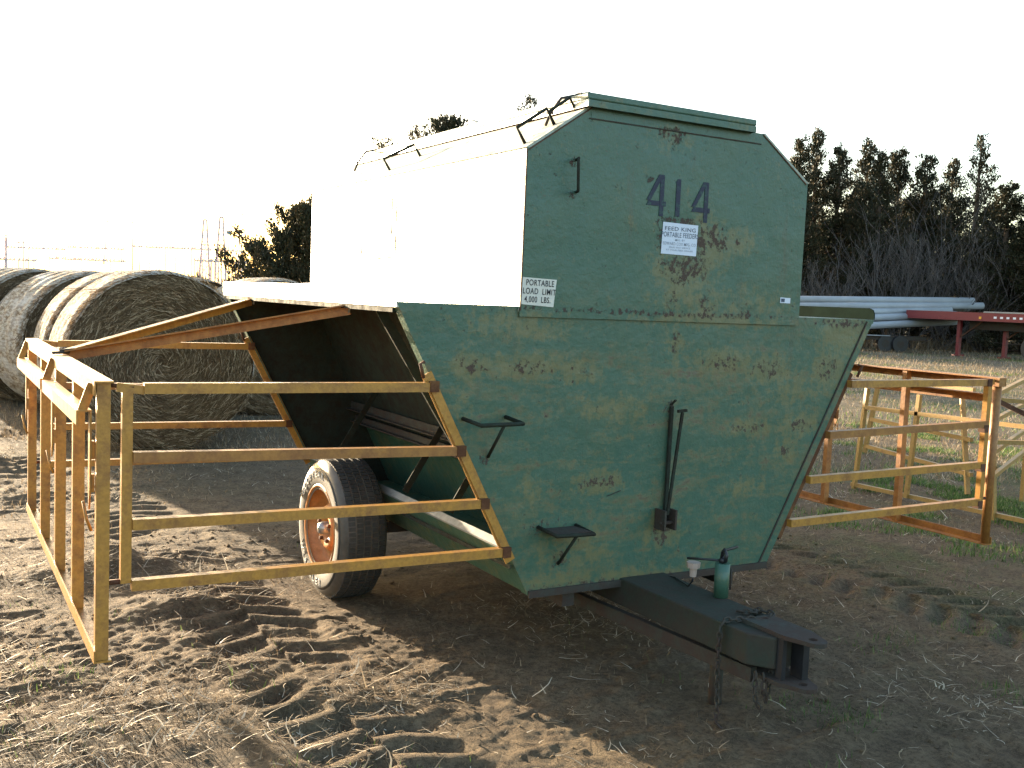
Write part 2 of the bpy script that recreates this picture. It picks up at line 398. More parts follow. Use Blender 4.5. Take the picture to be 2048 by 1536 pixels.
P = scatter(1900, lambda x, y: straw_density(x, y)*.8); n = len(P)
pos = np.stack([P[:, 0], P[:, 1], height(P[:, 0], P[:, 1])+.008], -1)
v, f, t = blades(n, pos, .03+.15*RNG.rand(n)**2.5, .004+.006*RNG.rand(n), 45, .5+.5*RNG.rand(n), 2.0)
o = mesh_np('corn_husk_litter', v, f, M['straw'], attr=t); tag(o, 'longer pale stalks and husks lying on the trampled dirt', 'stalks', kind='stuff')
def grass_density(x, y):
    a = np.exp(-(((x-4.6)/2.0)**2+((y-2.4)/1.6)**2))+.8*np.exp(-(((x-8)/2.2)**2+((y-5.5)/1.5)**2))+.9*np.exp(-(((x-1.2)/.9)**2+((y+.85)/.5)**2))
    a += .13*np.exp(-(((x+2.5)/.6)**2+((y-.6)/.9)**2))+.10*np.exp(-(((x+1.3)/.7)**2+((y+.5)/.2)**2))
    return a*sstep(.0, .32, vnoise(x, y, .33, 51))*1.2
P = scatter(21000, grass_density); n = len(P)
pos = np.stack([P[:, 0], P[:, 1], height(P[:, 0], P[:, 1])-.002], -1)
v, f, t = blades(n, pos, .018+.03*RNG.rand(n)+.012*(P[:, 0] > 3), .002+.0025*RNG.rand(n)+.004*(P[:, 0] > 3), 0, RNG.rand(n), 1, upright=True)
o = mesh_np('grass_tufts', v, f, M['grass'], attr=t); tag(o, 'short green grass growing in patches through the dirt', 'grass', kind='stuff')
P = scatter(26000, lambda x, y: .25+.5*sstep(0, 3, x)+.3*(y > 3)+.4*sstep(-.1, .3, vnoise(x, y, .8, 61))*(x < -1.6)); n = len(P)
pos = np.stack([P[:, 0], P[:, 1], height(P[:, 0], P[:, 1])-.001], -1)
v, f, t = blades(n, pos, .015+.03*RNG.rand(n), .0015+.0025*RNG.rand(n)+.004*(P[:, 0] > 3)+.003*(P[:, 1] > 4), 0, RNG.rand(n)*.6, 1, upright=True)
o = mesh_np('dead_grass', v, f, M['straw'], attr=t); tag(o, 'short dead grass stubble across the yard', 'dead grass', kind='stuff')
n = 60000; px = RNG.uniform(-150, 2250, n); D = 10+38*RNG.rand(n)**1.4; k = (px-1024)/2037.7
xx = -2.839+D*(.5003+.8658*k); yy = -3.539+D*(.8618-.4986*k)
v, f, t = blades(n, np.stack([xx, yy, height(xx, yy)-.003], -1), (.03+.07*RNG.rand(n))*(.5+D/30), (.004+.006*RNG.rand(n))*(.4+D/20), 0, RNG.rand(n)*.75, 1, upright=True)
o = mesh_np('field_stubble', v, f, M['straw'], attr=t); tag(o, 'tan dead grass covering the yard towards the cedars', 'dead grass', kind='stuff')
n = 16000; cx = RNG.uniform(5, 40, 130); cy = RNG.uniform(3, 26, 130); i = RNG.randint(0, 130, n)
xx = cx[i]+RNG.randn(n)*.55; yy = cy[i]+RNG.randn(n)*.40
v, f, t = blades(n, np.stack([xx, yy, height(xx, yy)-.003], -1), .04+.06*RNG.rand(n), .006+.010*RNG.rand(n), 0, RNG.rand(n), 1, upright=True)
o = mesh_np('green_patches', v, f, M['grass'], attr=t); tag(o, 'green grass patches in the yard beyond the right hand gates', 'grass', kind='stuff')
# dirt clods
def clods(n):
    P = scatter(n, lambda x, y: (.25+.9*sstep(0, .3, vnoise(x, y, .6, 71)))*np.where(y < 3.5, 1, .15)*np.where(x < 2.5, 1, .25))
    ico = bmesh.new(); bmesh.ops.create_icosphere(ico, subdivisions=1, radius=1); iv = np.array([v.co[:] for v in ico.verts]); iff = np.array([[v.index for v in f.verts] for f in ico.faces]); ico.free()
    r = .0025+.009*RNG.rand(n)**4
    V = iv[None]*(1+.5*(RNG.rand(n, len(iv), 1)-.5))*r[:, None, None]*np.stack([1+.4*RNG.rand(n), 1+.4*RNG.rand(n), .7+.2*RNG.rand(n)], -1)[:, None]
    V += np.stack([P[:, 0], P[:, 1], height(P[:, 0], P[:, 1])+r*.25], -1)[:, None]
    return V.reshape(-1, 3), (iff[None]+(np.arange(n)*len(iv))[:, None, None]).reshape(-1, 3)
v, f = clods(4500); o = mesh_np('dirt_clods', v, f, M['ground'], smooth=True, k=3); tag(o, 'small crumbs and clods of dry dirt lying on the ground', 'dirt clods', kind='stuff')

# ------------------------------------------------------------------ text
def text_obj(txt, name, mat, parent, x, z, y, h, sx=1.0, tilt=0.0, align='CENTER', depth=.0006, outline=0, mtx=None, bold=0):
    cu = bpy.data.curves.new('t', 'FONT'); cu.body = txt; cu.size = 1; cu.align_x = align; cu.align_y = 'CENTER'; cu.space_character = 1.10
    if outline: cu.fill_mode = 'NONE'; cu.bevel_depth = outline
    else: cu.extrude = .0; cu.offset = bold
    to = bpy.data.objects.new('t', cu); COL.objects.link(to)
    dg = bpy.context.evaluated_depsgraph_get(); me = bpy.data.meshes.new_from_object(to.evaluated_get(dg))
    bpy.data.objects.remove(to)
    s = h/.7
    mt = mtx if mtx is not None else Matrix.Translation((x, y, z)) @ Matrix.Rotation(PI/2, 4, 'X') @ Matrix.Rotation(tilt, 4, 'Z') @ Matrix.Diagonal((s*sx, s, s, 1))
    off = Vector((0, 0, 0)); p = parent
    while p: off = off+p.location; p = p.parent
    me.transform(Matrix.Translation(-off) @ mt)
    me.materials.clear(); me.materials.append(mat); me.name = name
    o = bpy.data.objects.new(name, me); COL.objects.link(o); o.parent = parent
    return o

# ================================================================== THE FEEDER
FY = 2.55                       # length
WT, WB, WTOP, WL = 1.30, .77, .482, .666
Z0, ZE, ZC, ZS, ZT = .372, 1.57, 1.55, 2.197, 2.394
feeder = empty('portable_feeder', (0, FY/2, 0))
tag(feeder, 'big green livestock feeder on wheels with 414 on its end and ochre gates', 'feeder')
# object coordinates of the front panels = world x,z (root only shifts y)
hop = [(-WT, ZE), (-WL, Z0), (WL, Z0), (WT, ZE)]
fp = MB().prism(hop, 1, 0, .004).build('front_panel', M['front'], feeder)
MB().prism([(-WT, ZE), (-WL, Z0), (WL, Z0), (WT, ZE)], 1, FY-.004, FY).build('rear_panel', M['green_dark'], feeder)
for y0, y1, yy in ((0.0045, .0545, 0.0), (FY-.055, FY-.005, FY)):
    for s in (-1, 1):
        m = MB()
        m.prism([(s*(WT-.001), ZE-.001), (s*(WL-.001), Z0), (s*(WL-.006), Z0), (s*(WT-.006), ZE-.001)] if s < 0 else
                [(s*(WT-.006), ZE-.001), (s*(WL-.006), Z0), (s*(WL-.001), Z0), (s*(WT-.001), ZE-.001)], 1, y0, y1)
        m.build('panel_flange', M['green'], feeder)
# crease line on the front panel (fold beside the edge) and bottom lip
for s in (1,):
    dx, dz = (WT-WL), (ZE-Z0); L = math.hypot(dx, dz); ox = .05
    m = MB().bar((s*(WT-ox), -.003, ZE-.01), (s*(WL-ox*.9), -.003, Z0+.02), .007, .006, (0, 1, 0)); m.build('edge_fold', M['dark'], feeder)
MB().bar((-WL, -.006, Z0+.006), (WL, -.006, Z0+.006), .012, .03).build('bottom_lip', M['dark'], feeder)
# upper bin
octo = [(-WB, ZC), (WB, ZC), (WB, ZS), (WTOP, ZT), (-WTOP, ZT), (-WB, ZS)]
octf = [(-WB, ZC-.02), (WB, ZC-.02)]+octo[2:]
MB().prism(octf, 1, -.012, -.004).build('bin_front', M['front'], feeder)
MB().prism(octo, 1, FY-.003, FY+.004).build('bin_rear', M['green'], feeder)
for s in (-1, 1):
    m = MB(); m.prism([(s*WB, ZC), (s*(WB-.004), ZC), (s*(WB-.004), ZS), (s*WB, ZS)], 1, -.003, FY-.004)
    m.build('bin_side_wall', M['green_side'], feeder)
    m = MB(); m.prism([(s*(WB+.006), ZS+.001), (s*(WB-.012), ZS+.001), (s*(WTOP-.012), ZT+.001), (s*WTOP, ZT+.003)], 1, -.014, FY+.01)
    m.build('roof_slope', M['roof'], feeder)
MB().box((-WTOP+.001, -.002, ZT-.006), (WTOP-.001, FY, ZT+.0005)).build('roof_top', M['green'], feeder)
MB().prism([(-WTOP+.01, ZT-.045), (WTOP-.03, ZT-.045), (WTOP-.03, ZT-.02), (-WTOP+.01, ZT-.02)], 1, -.014, -.0125).build('roof_fold', M['front'], feeder)
MB().bar((-WTOP-.0, -.014, ZT-.048), (WTOP-.02, -.014, ZT-.048), .004, .004).build('roof_seam', M['dark'], feeder)
# hatch lid
LX0, LX1, LY0, LY1 = -.512, .40, -.045, FY+.03
lid = MB().box((LX0, LY0, ZT+.022), (LX1, LY1, ZT+.050)).build('hatch_lid', M['green'], feeder, bevel=.006)
MB().box((LX0+.001, LY0+.001, ZT-.006), (LX0+.006, LY1-.001, ZT+.021)).build('lid_lip', M['green_side'], lid)
MB().box((LX0+.0065, LY0+.001, ZT-.006), (LX1-.001, LY0+.006, ZT+.021)).build('lid_lip', M['green'], lid)
MB().box((LX1-.006, LY0+.007, ZT-.006), (LX1-.001, LY1-.001, ZT+.021)).build('lid_lip', M['green'], lid)
MB().box((LX0+.008, .0, ZT-.026), (LX0+.022, FY, ZT-.007)).build('lid_shadow_strip', M['seam'], feeder)  # dark strip standing in for the shadow under the lid lip
MB().box((LX0+.03, .01, ZT+.0015), (LX0+.045, FY-.01, ZT+.0215)).build('lid_shadow_strip', M['dark'], feeder)
m = MB(); XW = -WB-.0012
for (a, b) in (((1.315, 2.10), (1.315, 1.90)), ((1.26, 2.08), (1.26, 1.80)), ((1.27, 1.785), (1.66, 1.775)), ((1.72, 2.06), (1.72, 1.80))):
    m.bar((XW, a[0], a[1]), (XW, b[0], b[1]), .006, .0024, (1, 0, 0))
m.build('hatch_seam', M['seam'], feeder)
MB().bar((-WB+.0015, -.0135, ZC+.005), (-WB+.0015, -.0135, ZS-.004), .005, .003, (0, 1, 0)).build('corner_weld', M['rust'], feeder)
m = MB(); m.bar((-WTOP+.01, -.0135, ZT-.006), (-WB+.01, -.0135, ZS-.006), .004, .003, (0, 1, 0)); m.build('corner_weld', M['rust'], feeder); m = MB(); m.bar((WTOP-.01, -.0135, ZT-.006), (WB-.01, -.0135, ZS-.006), .004, .003, (0, 1, 0)); m.build('corner_weld', M['rust'], feeder)
def latch(y):
    m = MB(); m.tube([(-.62, y, ZT-.08), (-.60, y, ZT-.03), (-.55, y, ZT+.04), (-.40, y+.02, ZT+.085), (-.33, y+.02, ZT+.053)], .006, 6)
    m.tube([(-.60, y-.02, ZT-.03), (-.60, y+.05, ZT-.02)], .005, 6); m.box((-.46, y-.01, ZT+.05), (-.38, y+.03, ZT+.075))
    m.build('lid_latch', M['dark'], feeder)
latch(.10); latch(2.25)
m = MB(); m.tube([(-.30, 1.05, ZT+.05), (-.36, 1.25, ZT+.12), (-.36, 1.33, ZT+.11), (-.30, 1.42, ZT+.05)], .006, 6); m.build('lid_handle', M['galv'], lid)
def rung(x0, z0, x1, z1, y0, y1, o):
    # U shaped grab rail standing off the roof slope
    nrm = Vector((-.197, 0, .288)).normalized()
    a = Vector((x0, y0, z0)); b = Vector((x1, y1, z1))
    m = MB(); m.tube([a, a+nrm*o, b+nrm*o, b], .0075, 8); m.build('roof_rung', M['green_dark'], feeder)
rung(-.735, 2.221, -.60, 2.312, .06, .06, .075)
rung(-.60, 2.312, -.50, 2.383, .06, .06, .06)
rung(-.735, 2.221, -.735, 2.221+.001, 1.52, 1.30, .075) if False else rung(-.70, 2.245, -.60, 2.312, 1.52, 1.36, .07)
# grab handle on bin front
m = MB(); m.tube([(-.533, -.012, 2.174), (-.56, -.07, 2.172), (-.565, -.075, 2.165), (-.560, -.075, 2.05), (-.556, -.07, 2.042), (-.526, -.012, 2.045)], .006, 8)
m.build('grab_handle', M['green_dark'], feeder)
# eave decks and fascias
for s in (-1, 1):
    a, b = sorted((s*(WB+.0005), s*WT))
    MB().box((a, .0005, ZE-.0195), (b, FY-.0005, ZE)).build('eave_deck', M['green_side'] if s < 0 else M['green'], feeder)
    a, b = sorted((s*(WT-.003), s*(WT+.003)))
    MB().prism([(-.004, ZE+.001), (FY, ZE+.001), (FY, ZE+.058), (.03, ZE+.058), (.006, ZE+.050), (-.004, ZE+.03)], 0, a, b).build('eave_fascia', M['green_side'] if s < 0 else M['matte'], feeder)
    # hopper inside: sloping wall, throat rails, trough
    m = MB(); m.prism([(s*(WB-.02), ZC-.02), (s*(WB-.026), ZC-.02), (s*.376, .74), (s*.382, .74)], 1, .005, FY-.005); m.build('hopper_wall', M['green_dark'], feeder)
    m = MB()
    m.angle((s*.50, .006, .885), (s*.50, FY-.006, .885), .04, .05, sx=s); m.angle((s*.47, .006, .80), (s*.47, FY-.006, .80), .04, .04, sx=s)
    m.build('throat_rail', M['dark'], feeder)
    m = MB()
    m.prism([(s*.655, Z0+.012), (s*.66, Z0+.004), (s*.775, .572), (s*.770, .575)], 1, .006, FY-.006)
    m.prism([(s*.20, Z0+.005), (s*.655, Z0+.005), (s*.655, Z0+.011), (s*.20, Z0+.011)], 1, .006, FY-.006)
    m.prism([(s*.20, Z0+.012), (s*.206, Z0+.012), (s*.376, .738), (s*.370, .738)], 1, .006, FY-.006)
    tr = m.build('trough', M['green'], feeder)
    m = MB(); m.prism([(s*.776, .574), (s*.775, .566), (s*.748, .588), (s*.749, .596)], 1, .007, FY-.007); m.build('trough_lip', M['galv'], tr)
    m = MB(); m.bar((s*.752, .006, .50), (s*.752, FY-.006, .50), .004, .018); m.build('trough_seam', M['green_dark'], tr)
    for y in (.55, 1.05, 2.05):
        MB().bar((s*.765, y, .62), (s*.52, y, 1.02), .035, .006, (0, 1, 0)).build('hopper_brace', M['green_dark'], feeder)
    MB().bar((s*1.24, .32, ZE-.025), (s*.70, .12, .60), .04, .012, (0, 1, 0)).build('hopper_brace', M['green_dark'], feeder)
    MB().bar((s*(WT-.02), .05, ZE-.03), (s*(WT-.02), FY-.05, ZE-.03), .03, .02).build('eave_stringer', M['green_dark'], feeder)
# frame and axle
m = MB()
for x in (-.45, .45): m.box((x-.03, .02, Z0-.075), (x+.03, FY-.02, Z0-.0005))
m.box((-.42, .3, Z0-.07), (.42, .36, Z0-.01)); m.box((-.42, 1.49, Z0-.07), (.42, 1.55, Z0-.01)); m.build('chassis', M['dark'], feeder)
MB().tube([(-.80, 1.52, .365), (-.80, 1.52, .345), (.80, 1.52, .345)], .001, 4) if False else None
MB().bar((-.86, 1.52, .335), (.86, 1.52, .335), .06, .06).build('axle', M['dark'], feeder)

# wheels
def wheel(s):
    R = .365; c = (0, 1.52, R-.012); xo, xi = s*1.035, s*.795
    w = empty('wheel', (0, 0, 0)); w.parent = feeder; w.location = (s*.915, 1.52-FY/2, R-.012)
    prof = [(.205, .118), (.235, .122), (.27, .128), (.31, .128), (.338, .118), (.355, .098), (R-.003, .085), (R, .05), (R+.001, 0)]
    prof = [(r, s*t) for r, t in prof]; prof = prof+[(r, -t) for r, t in prof[:-1][::-1]]
    cc = (s*.915, 1.52, R-.012)
    m = MB(); m.lathe(prof, cc, 0, 72)
    ty = m.build('tyre', M['wall_rubber'], w)
    m = MB()
    for k in range(88):
        a = 2*PI*k/88
        for (t0, t1, da) in ((-.095, -.062, .0), (-.052, -.02, .03), (-.012, .018, .0), (.028, .058, .03), (.066, .098, .0)):
            vs = []
            for (aa, t) in ((a+da, t0), (a+da+.055, t0), (a+da+.055, t1), (a+da, t1)):
                for r in (R-.012 if abs(t) > .06 else R-.004, R+.005 if abs(t) < .09 else R-.001):
                    vs.append((cc[0]+t, cc[1]+r*math.cos(aa), cc[2]+r*math.sin(aa)))
            m.add(vs, [(0,2,4,6),(1,3,5,7),(0,1,3,2),(2,3,5,4),(4,5,7,6),(6,7,1,0)])
    m.build('tread', M['rubber'], w)
    m = MB(); m.lathe([(.238, s*.1235), (.262, s*.1285), (.30, s*.1292), (.318, s*.1275), (.318, s*.120)], cc, 0, 64); m.build('sidewall_shade_band', M['rubber'], w)  # dark ring put in for the shadow band near the rim
    m = MB(); pr = [(.236, .119), (.228, .128), (.218, .122), (.206, .07), (.192, .045), (.160, .038), (.128, .055), (.112, .085), (.096, .092), (.06, .086), (.058, .05), (0.001, .05)]
    m.lathe([(r, s*t) for r, t in pr], cc, 0, 48); m.lathe([(.207, -s*.115), (.19, -s*.11), (.18, s*.03)], cc, 0, 40)
    m.build('rim', M['rim'], w)
    m = MB(); m.lathe([(.034, s*.05), (.034, s*.105), (.026, s*.125), (.0, s*.132)], cc, 0, 16); m.build('hub', M['galv'], w)
    for k in range(5):
        m = MB(); a = 2*PI*k/5+.3; m.lathe([(.011, s*.08), (.011, s*.104), (.0, s*.106)], (cc[0], cc[1]+.075*math.cos(a), cc[2]+.075*math.sin(a)), 0, 6, False); m.build('lug_nut', M['rust'], w)
    if s < 0:
        for word, a0, da, rr in (('GOODYEAR', 148, -9.5, .285), ('WRANGLER', 210, 9.8, .285)):
            for k, ch in enumerate(word):
                a = math.radians(a0+da*k)          # angle seen from outside (-x side): right is -y
                py, pz = -math.cos(a)*rr, math.sin(a)*rr
                rot = a-PI/2 if da < 0 else a+PI/2
                B = Matrix(((0, 0, -1, 0), (-1, 0, 0, 0), (0, 1, 0, 0), (0, 0, 0, 1)))   # text x -> -y, text y -> z, normal -> -x
                mt = Matrix.Translation((cc[0]-.1300, cc[1]+py, cc[2]+pz)) @ B @ Matrix.Rotation(rot, 4, 'Z') @ Matrix.Diagonal((.05, .05, .05, 1))
                text_obj(ch, 'tyre_letter', M['tlet'], w, 0, 0, 0, 1, mtx=mt, outline=.028)
wheel(-1); wheel(1)

# tongue, hitch, jack, chain
m = MB(); m.prism([(-.20, .45), (-.195, -.80), (-.135, -.885), (.02, -.885), (.045, -.80), (.055, .45)], 2, .280, .40)
M['tongue'] = rusty('worn_green_tongue', (.028, .038, .026), rustc=(.055, .038, .028), lo=.45, hi=.7, rough=.7, spec=.35)
tongue = m.build('tongue', M['tongue'], feeder, bevel=.006)
m = MB(); m.bar((-.225, .30, .235), (-.15, -.80, .235), .03, .055); m.bar((.05, .30, .235), (.02, -.80, .235), .03, .055); m.build('tongue_skid', M['dark'], tongue)
def hitch_plate(z, y1, x0=-.125, x1=.015, rot=0):
    pts = [(x0, -.70), (x0, -.92)]+[((x0+x1)/2+(x1-x0)/2*math.cos(a)*.62, y1+.04+.05*math.sin(a)) for a in np.linspace(PI, 2*PI, 9)]+[(x1, -.92), (x1, -.70)]
    cx, cy = (x0+x1)/2, y1+.045; n = 16
    hole = [(cx+.017*math.cos(2*PI*k/n), cy+.017*math.sin(2*PI*k/n)) for k in range(n)]
    bm = bmesh.new(); o_ = [bm.verts.new((p[0], p[1], 0)) for p in pts]; h_ = [bm.verts.new((p[0], p[1], 0)) for p in hole]
    es = [bm.edges.new((o_[i], o_[(i+1) % len(o_)])) for i in range(len(o_))]+[bm.edges.new((h_[i], h_[(i+1) % n])) for i in range(n)]
    bmesh.ops.triangle_fill(bm, edges=es, use_beauty=True)
    mm = MB(); vs = [v.co.copy() for v in bm.verts]; bm.verts.index_update(); fs = [tuple(v.index for v in f.verts) for f in bm.faces]; bm.free()
    mm.add([(v.x, v.y, z) for v in vs], fs); mm.add([(v.x, v.y, z+.016) for v in vs], fs)
    k = len(vs); a = len(pts)
    mm.f += [(i, (i+1) % a, k+(i+1) % a, k+i) for i in range(a)]+[(a+i, a+(i+1) % n, k+a+(i+1) % n, k+a+i) for i in range(n)]; mm.sm += [False]*(a+n)
    return mm
hitch_plate(.4015, -1.035).build('hitch_plate', M['dark'], tongue); hitch_plate(.232, -1.02, -.15, .0).build('hitch_plate', M['dark'], tongue)
m = MB(); m.box((-.125, -.915, .2485), (-.105, -.886, .401)); m.box((-.05, -.945, .2485), (-.02, -.886, .401)); m.build('hitch_spacer', M['black'], tongue)
jack = MB().tube([(.03, -.40, .402), (.03, -.40, .545)], .031, 20).build('tongue_jack', M['green'], feeder)
m = MB(); m.tube([(.03, -.40, .545), (.03, -.40, .565)], .014, 10); m.tube([(.03, -.415, .552), (.03, -.42, .585), (.035, -.40, .60), (.04, -.385, .585), (.04, -.38, .552)], .008, 8)
m.tube([(.03, -.40, .56), (.10, -.32, .57), (.20, -.30, .575)], .006, 6); m.tube([(.03, -.40, .555), (-.06, -.28, .545)], .005, 6); m.build('jack_crank', M['black'], jack)
MB().tube([(.07, -.41, .43), (.07, -.41, .52)], .004, 6).build('jack_bracket', M['dark'], jack)
MB().tube([(-.06, -.50, .262), (-.06, -.50, -.02)], .028, 14).build('jack_leg', M['dark'], jack)
# plug connector standing on a wire
m = MB(); m.lathe([(.0, .0), (.014, .0), (.016, .032), (.017, .036), (.027, .038), (.030, .062), (.0, .062)], (-.023, -.28, .462), 2, 8, False)
cap = m.build('plug_connector', M['cap'], feeder)
MB().tube([(-.023, -.28, .464), (-.02, -.275, .44), (-.01, -.24, .408), (.03, -.1, .405), (.05, .0, .39)], .004, 6).build('plug_cable', M['black'], cap)
# chain
def chain(path, name='safety_chain', link=.032):
    m = MB(); pts = [Vector(p) for p in path]; seg = []; step = link*.72
    acc = 0; cur = pts[0].copy(); out = [cur.copy()]
    for a, b in zip(pts[:-1], pts[1:]):
        L = (b-a).length; n = max(1, int(L/step))
        for i in range(1, n+1): out.append(a.lerp(b, i/n))
    for i, (a, b) in enumerate(zip(out[:-1], out[1:])):
        d = (b-a).normalized(); x = d.cross(Vector((.3, .2, .9))).normalized(); u = x.cross(d)
        if i % 2: x = u
        c = (a+b)/2; ring = []
        for k in range(10):
            t = 2*PI*k/10; ring.append(c+d*math.cos(t)*link*.5+x*math.sin(t)*link*.30)
        ring.append(ring[0]); m.tube(ring, .0042, 5)
    return m.build(name, M['dark'], tongue)
chain([(-.06, -.60, .41), (-.02, -.66, .415), (.02, -.62, .412), (.03, -.70, .418), (-.03, -.74, .412), (-.10, -.70, .414), (-.20, -.68, .415), (-.218, -.68, .39), (-.222, -.68, .25), (-.23, -.70, .10), (-.24, -.71, .03), (-.23, -.74, .012)])
chain([(-.15, -.85, .26), (-.16, -.87, .20), (-.14, -.86, .15), (-.12, -.85, .20), (-.10, -.84, .26)])
chain([(-.17, -.83, .26), (-.19, -.85, .18), (-.17, -.86, .13)])

# steps and crank bar on the front panel
def step(xl, zl, xr, zr, xb, zb, plate=False):
    y0, y1 = -.004, -.13
    m = MB(); m.tube([(xl, y0, zl), (xl+.015, y1, zl-.012), (xr+.01, y1, zr-.012), (xr, y0, zr)], .0085, 8)
    st = m.build('step', M['green_dark'], feeder)
    if plate: MB().box((xl+.02, y1+.008, zl-.013), (xr, y0-.002, zl-.007)).build('step_plate', M['dark'], st)
    m = MB(); m.tube([((xl+xr)/2+.02, y1, zl-.015), (xb, y0, zb)], .0065, 8); m.build('step_brace', M['green_dark'], st)
step(-1.003, 1.122, -.811, 1.125, -.884, .965)
step(-.633, .660, -.446, .655, -.526, .495, True)
m = MB(); m.bar((.031, -.012, 1.155), (.026, -.012, .64), .016, .012, (0, 1, 0)); m.bar((.045, -.07, 1.135), (-.0, -.06, .68), .012, .010, (0, 1, 0))
m.bar((.02, -.07, 1.14), (.068, -.07, 1.143), .012, .012); m.bar((.031, -.005, 1.16), (.036, -.03, 1.185), .012, .006)
m.build('gate_lever', M['green_dark'], feeder)
m = MB(); m.box((-.025, -.075, .61), (-.015, -.005, .70)); m.box((.035, -.075, .61), (.045, -.005, .70)); m.tube([(-.03, -.05, .64), (.05, -.05, .64)], .008, 8); m.build('lever_bracket', M['dark'], feeder)
MB().bar((-.29, -.005, .77), (-.22, -.005, .79), .003, .003).build('scratch', M['dark'], feeder)

# decals
def decal(name, q, y, mat, label):
    m = MB(); m.add([(a, y, b) for a, b in q]+[(a, y+.001, b) for a, b in q], [(0, 1, 2, 3), (7, 6, 5, 4), (0, 4, 5, 1), (1, 5, 6, 2), (2, 6, 7, 3), (3, 7, 4, 0)])
    return m.build(name, mat, feeder, label=label)
YB = -.0145
st = decal('sticker', [(-.074, 1.958), (-.078, 1.822), (.117, 1.820), (.121, 1.955)][::-1], YB, M['sticker'], 'square white maker sticker with small lettering')
for txt, z, h, sx, mt in (('FEED KING', 1.931, .017, 1.35, 'ink2'), ('PORTABLE FEEDERS', 1.905, .021, .72, 'ink2'), ('MFG. BY', 1.884, .009, 1.1, 'ink3'), ('EDWARD COX MFG. CO.', 1.867, .013, .82, 'ink3'), ('SALES AND SERVICE', 1.852, .007, 1.2, 'ink3'), ('AT YOUR FEED DEALER', 1.840, .007, 1.3, 'ink3')):
    text_obj(txt, 'sticker_text', M[mt], st, .022, z, YB-.0012, h, sx, .0, bold=.003)
st = decal('load_sign', [(-.764, 1.688), (-.766, 1.578), (-.617, 1.571), (-.604, 1.62), (-.606, 1.684)][:2][::-1]+[], YB, M['sticker2'], None) if False else \
     decal('load_sign', [(-.764, 1.688), (-.767, 1.580), (-.614, 1.572), (-.603, 1.684)], YB, M['sticker2'], 'cream load limit sign with black capitals')
text_obj('PORTABLE', 'sign_text', M['ink'], st, -.682, 1.666, YB-.0012, .0235, .78, -.02, bold=.009)
text_obj('LOAD  LIMIT', 'sign_text', M['ink'], st, -.684, 1.632, YB-.0012, .0235, .76, -.02, bold=.009)
text_obj('4,000  LBS.', 'sign_text', M['ink'], st, -.691, 1.599, YB-.0012, .0235, .74, -.02, bold=.009)
st = decal('barcode_tag', [(.640, 1.659), (.640, 1.633), (.704, 1.633), (.704, 1.658)], YB, M['sticker'], 'tiny white barcode tag')
m = MB()
for k in range(9): m.box((.645+.0026*k, YB-.0016, 1.638), (.645+.0026*k+.0012+.0008*(k % 3 == 0), YB-.0006, 1.654))
m.build('barcode', M['ink2'], st)
# stencilled number: angular strokes
def stroke4(x, z, s=1.0):
    m = MB(); y0, y1 = YB-.0004, YB+.0018; w = .016*s
    def q(p): m.prism([(x+a*s, z+b*s) for a, b in p], 1, y0, y1)
    q([(.012, -.088), (.034, -.088), (.034, .088), (.012, .088)])
    q([(-.058, -.045), (.011, -.045), (.011, -.024), (-.046, -.024)]); q([(.035, -.045), (.046, -.045), (.046, -.024), (.035, -.024)])
    q([(-.058, -.0235), (-.036, -.0235), (.0115, .060), (.0115, .088), (.004, .088)])
    return m
num = stroke4(-.112, 2.068).build('number_mark', M['stencil'], feeder, label='faded stencilled number 414')
m = MB(); m.prism([(-.012, 1.985), (.012, 1.985), (.012, 2.146), (-.004, 2.146), (-.018, 2.128), (-.012, 2.128)], 1, YB-.0004, YB+.0018); m.build('digit', M['stencil'], num)
stroke4(.135, 2.058).build('digit', M['stencil'], num)

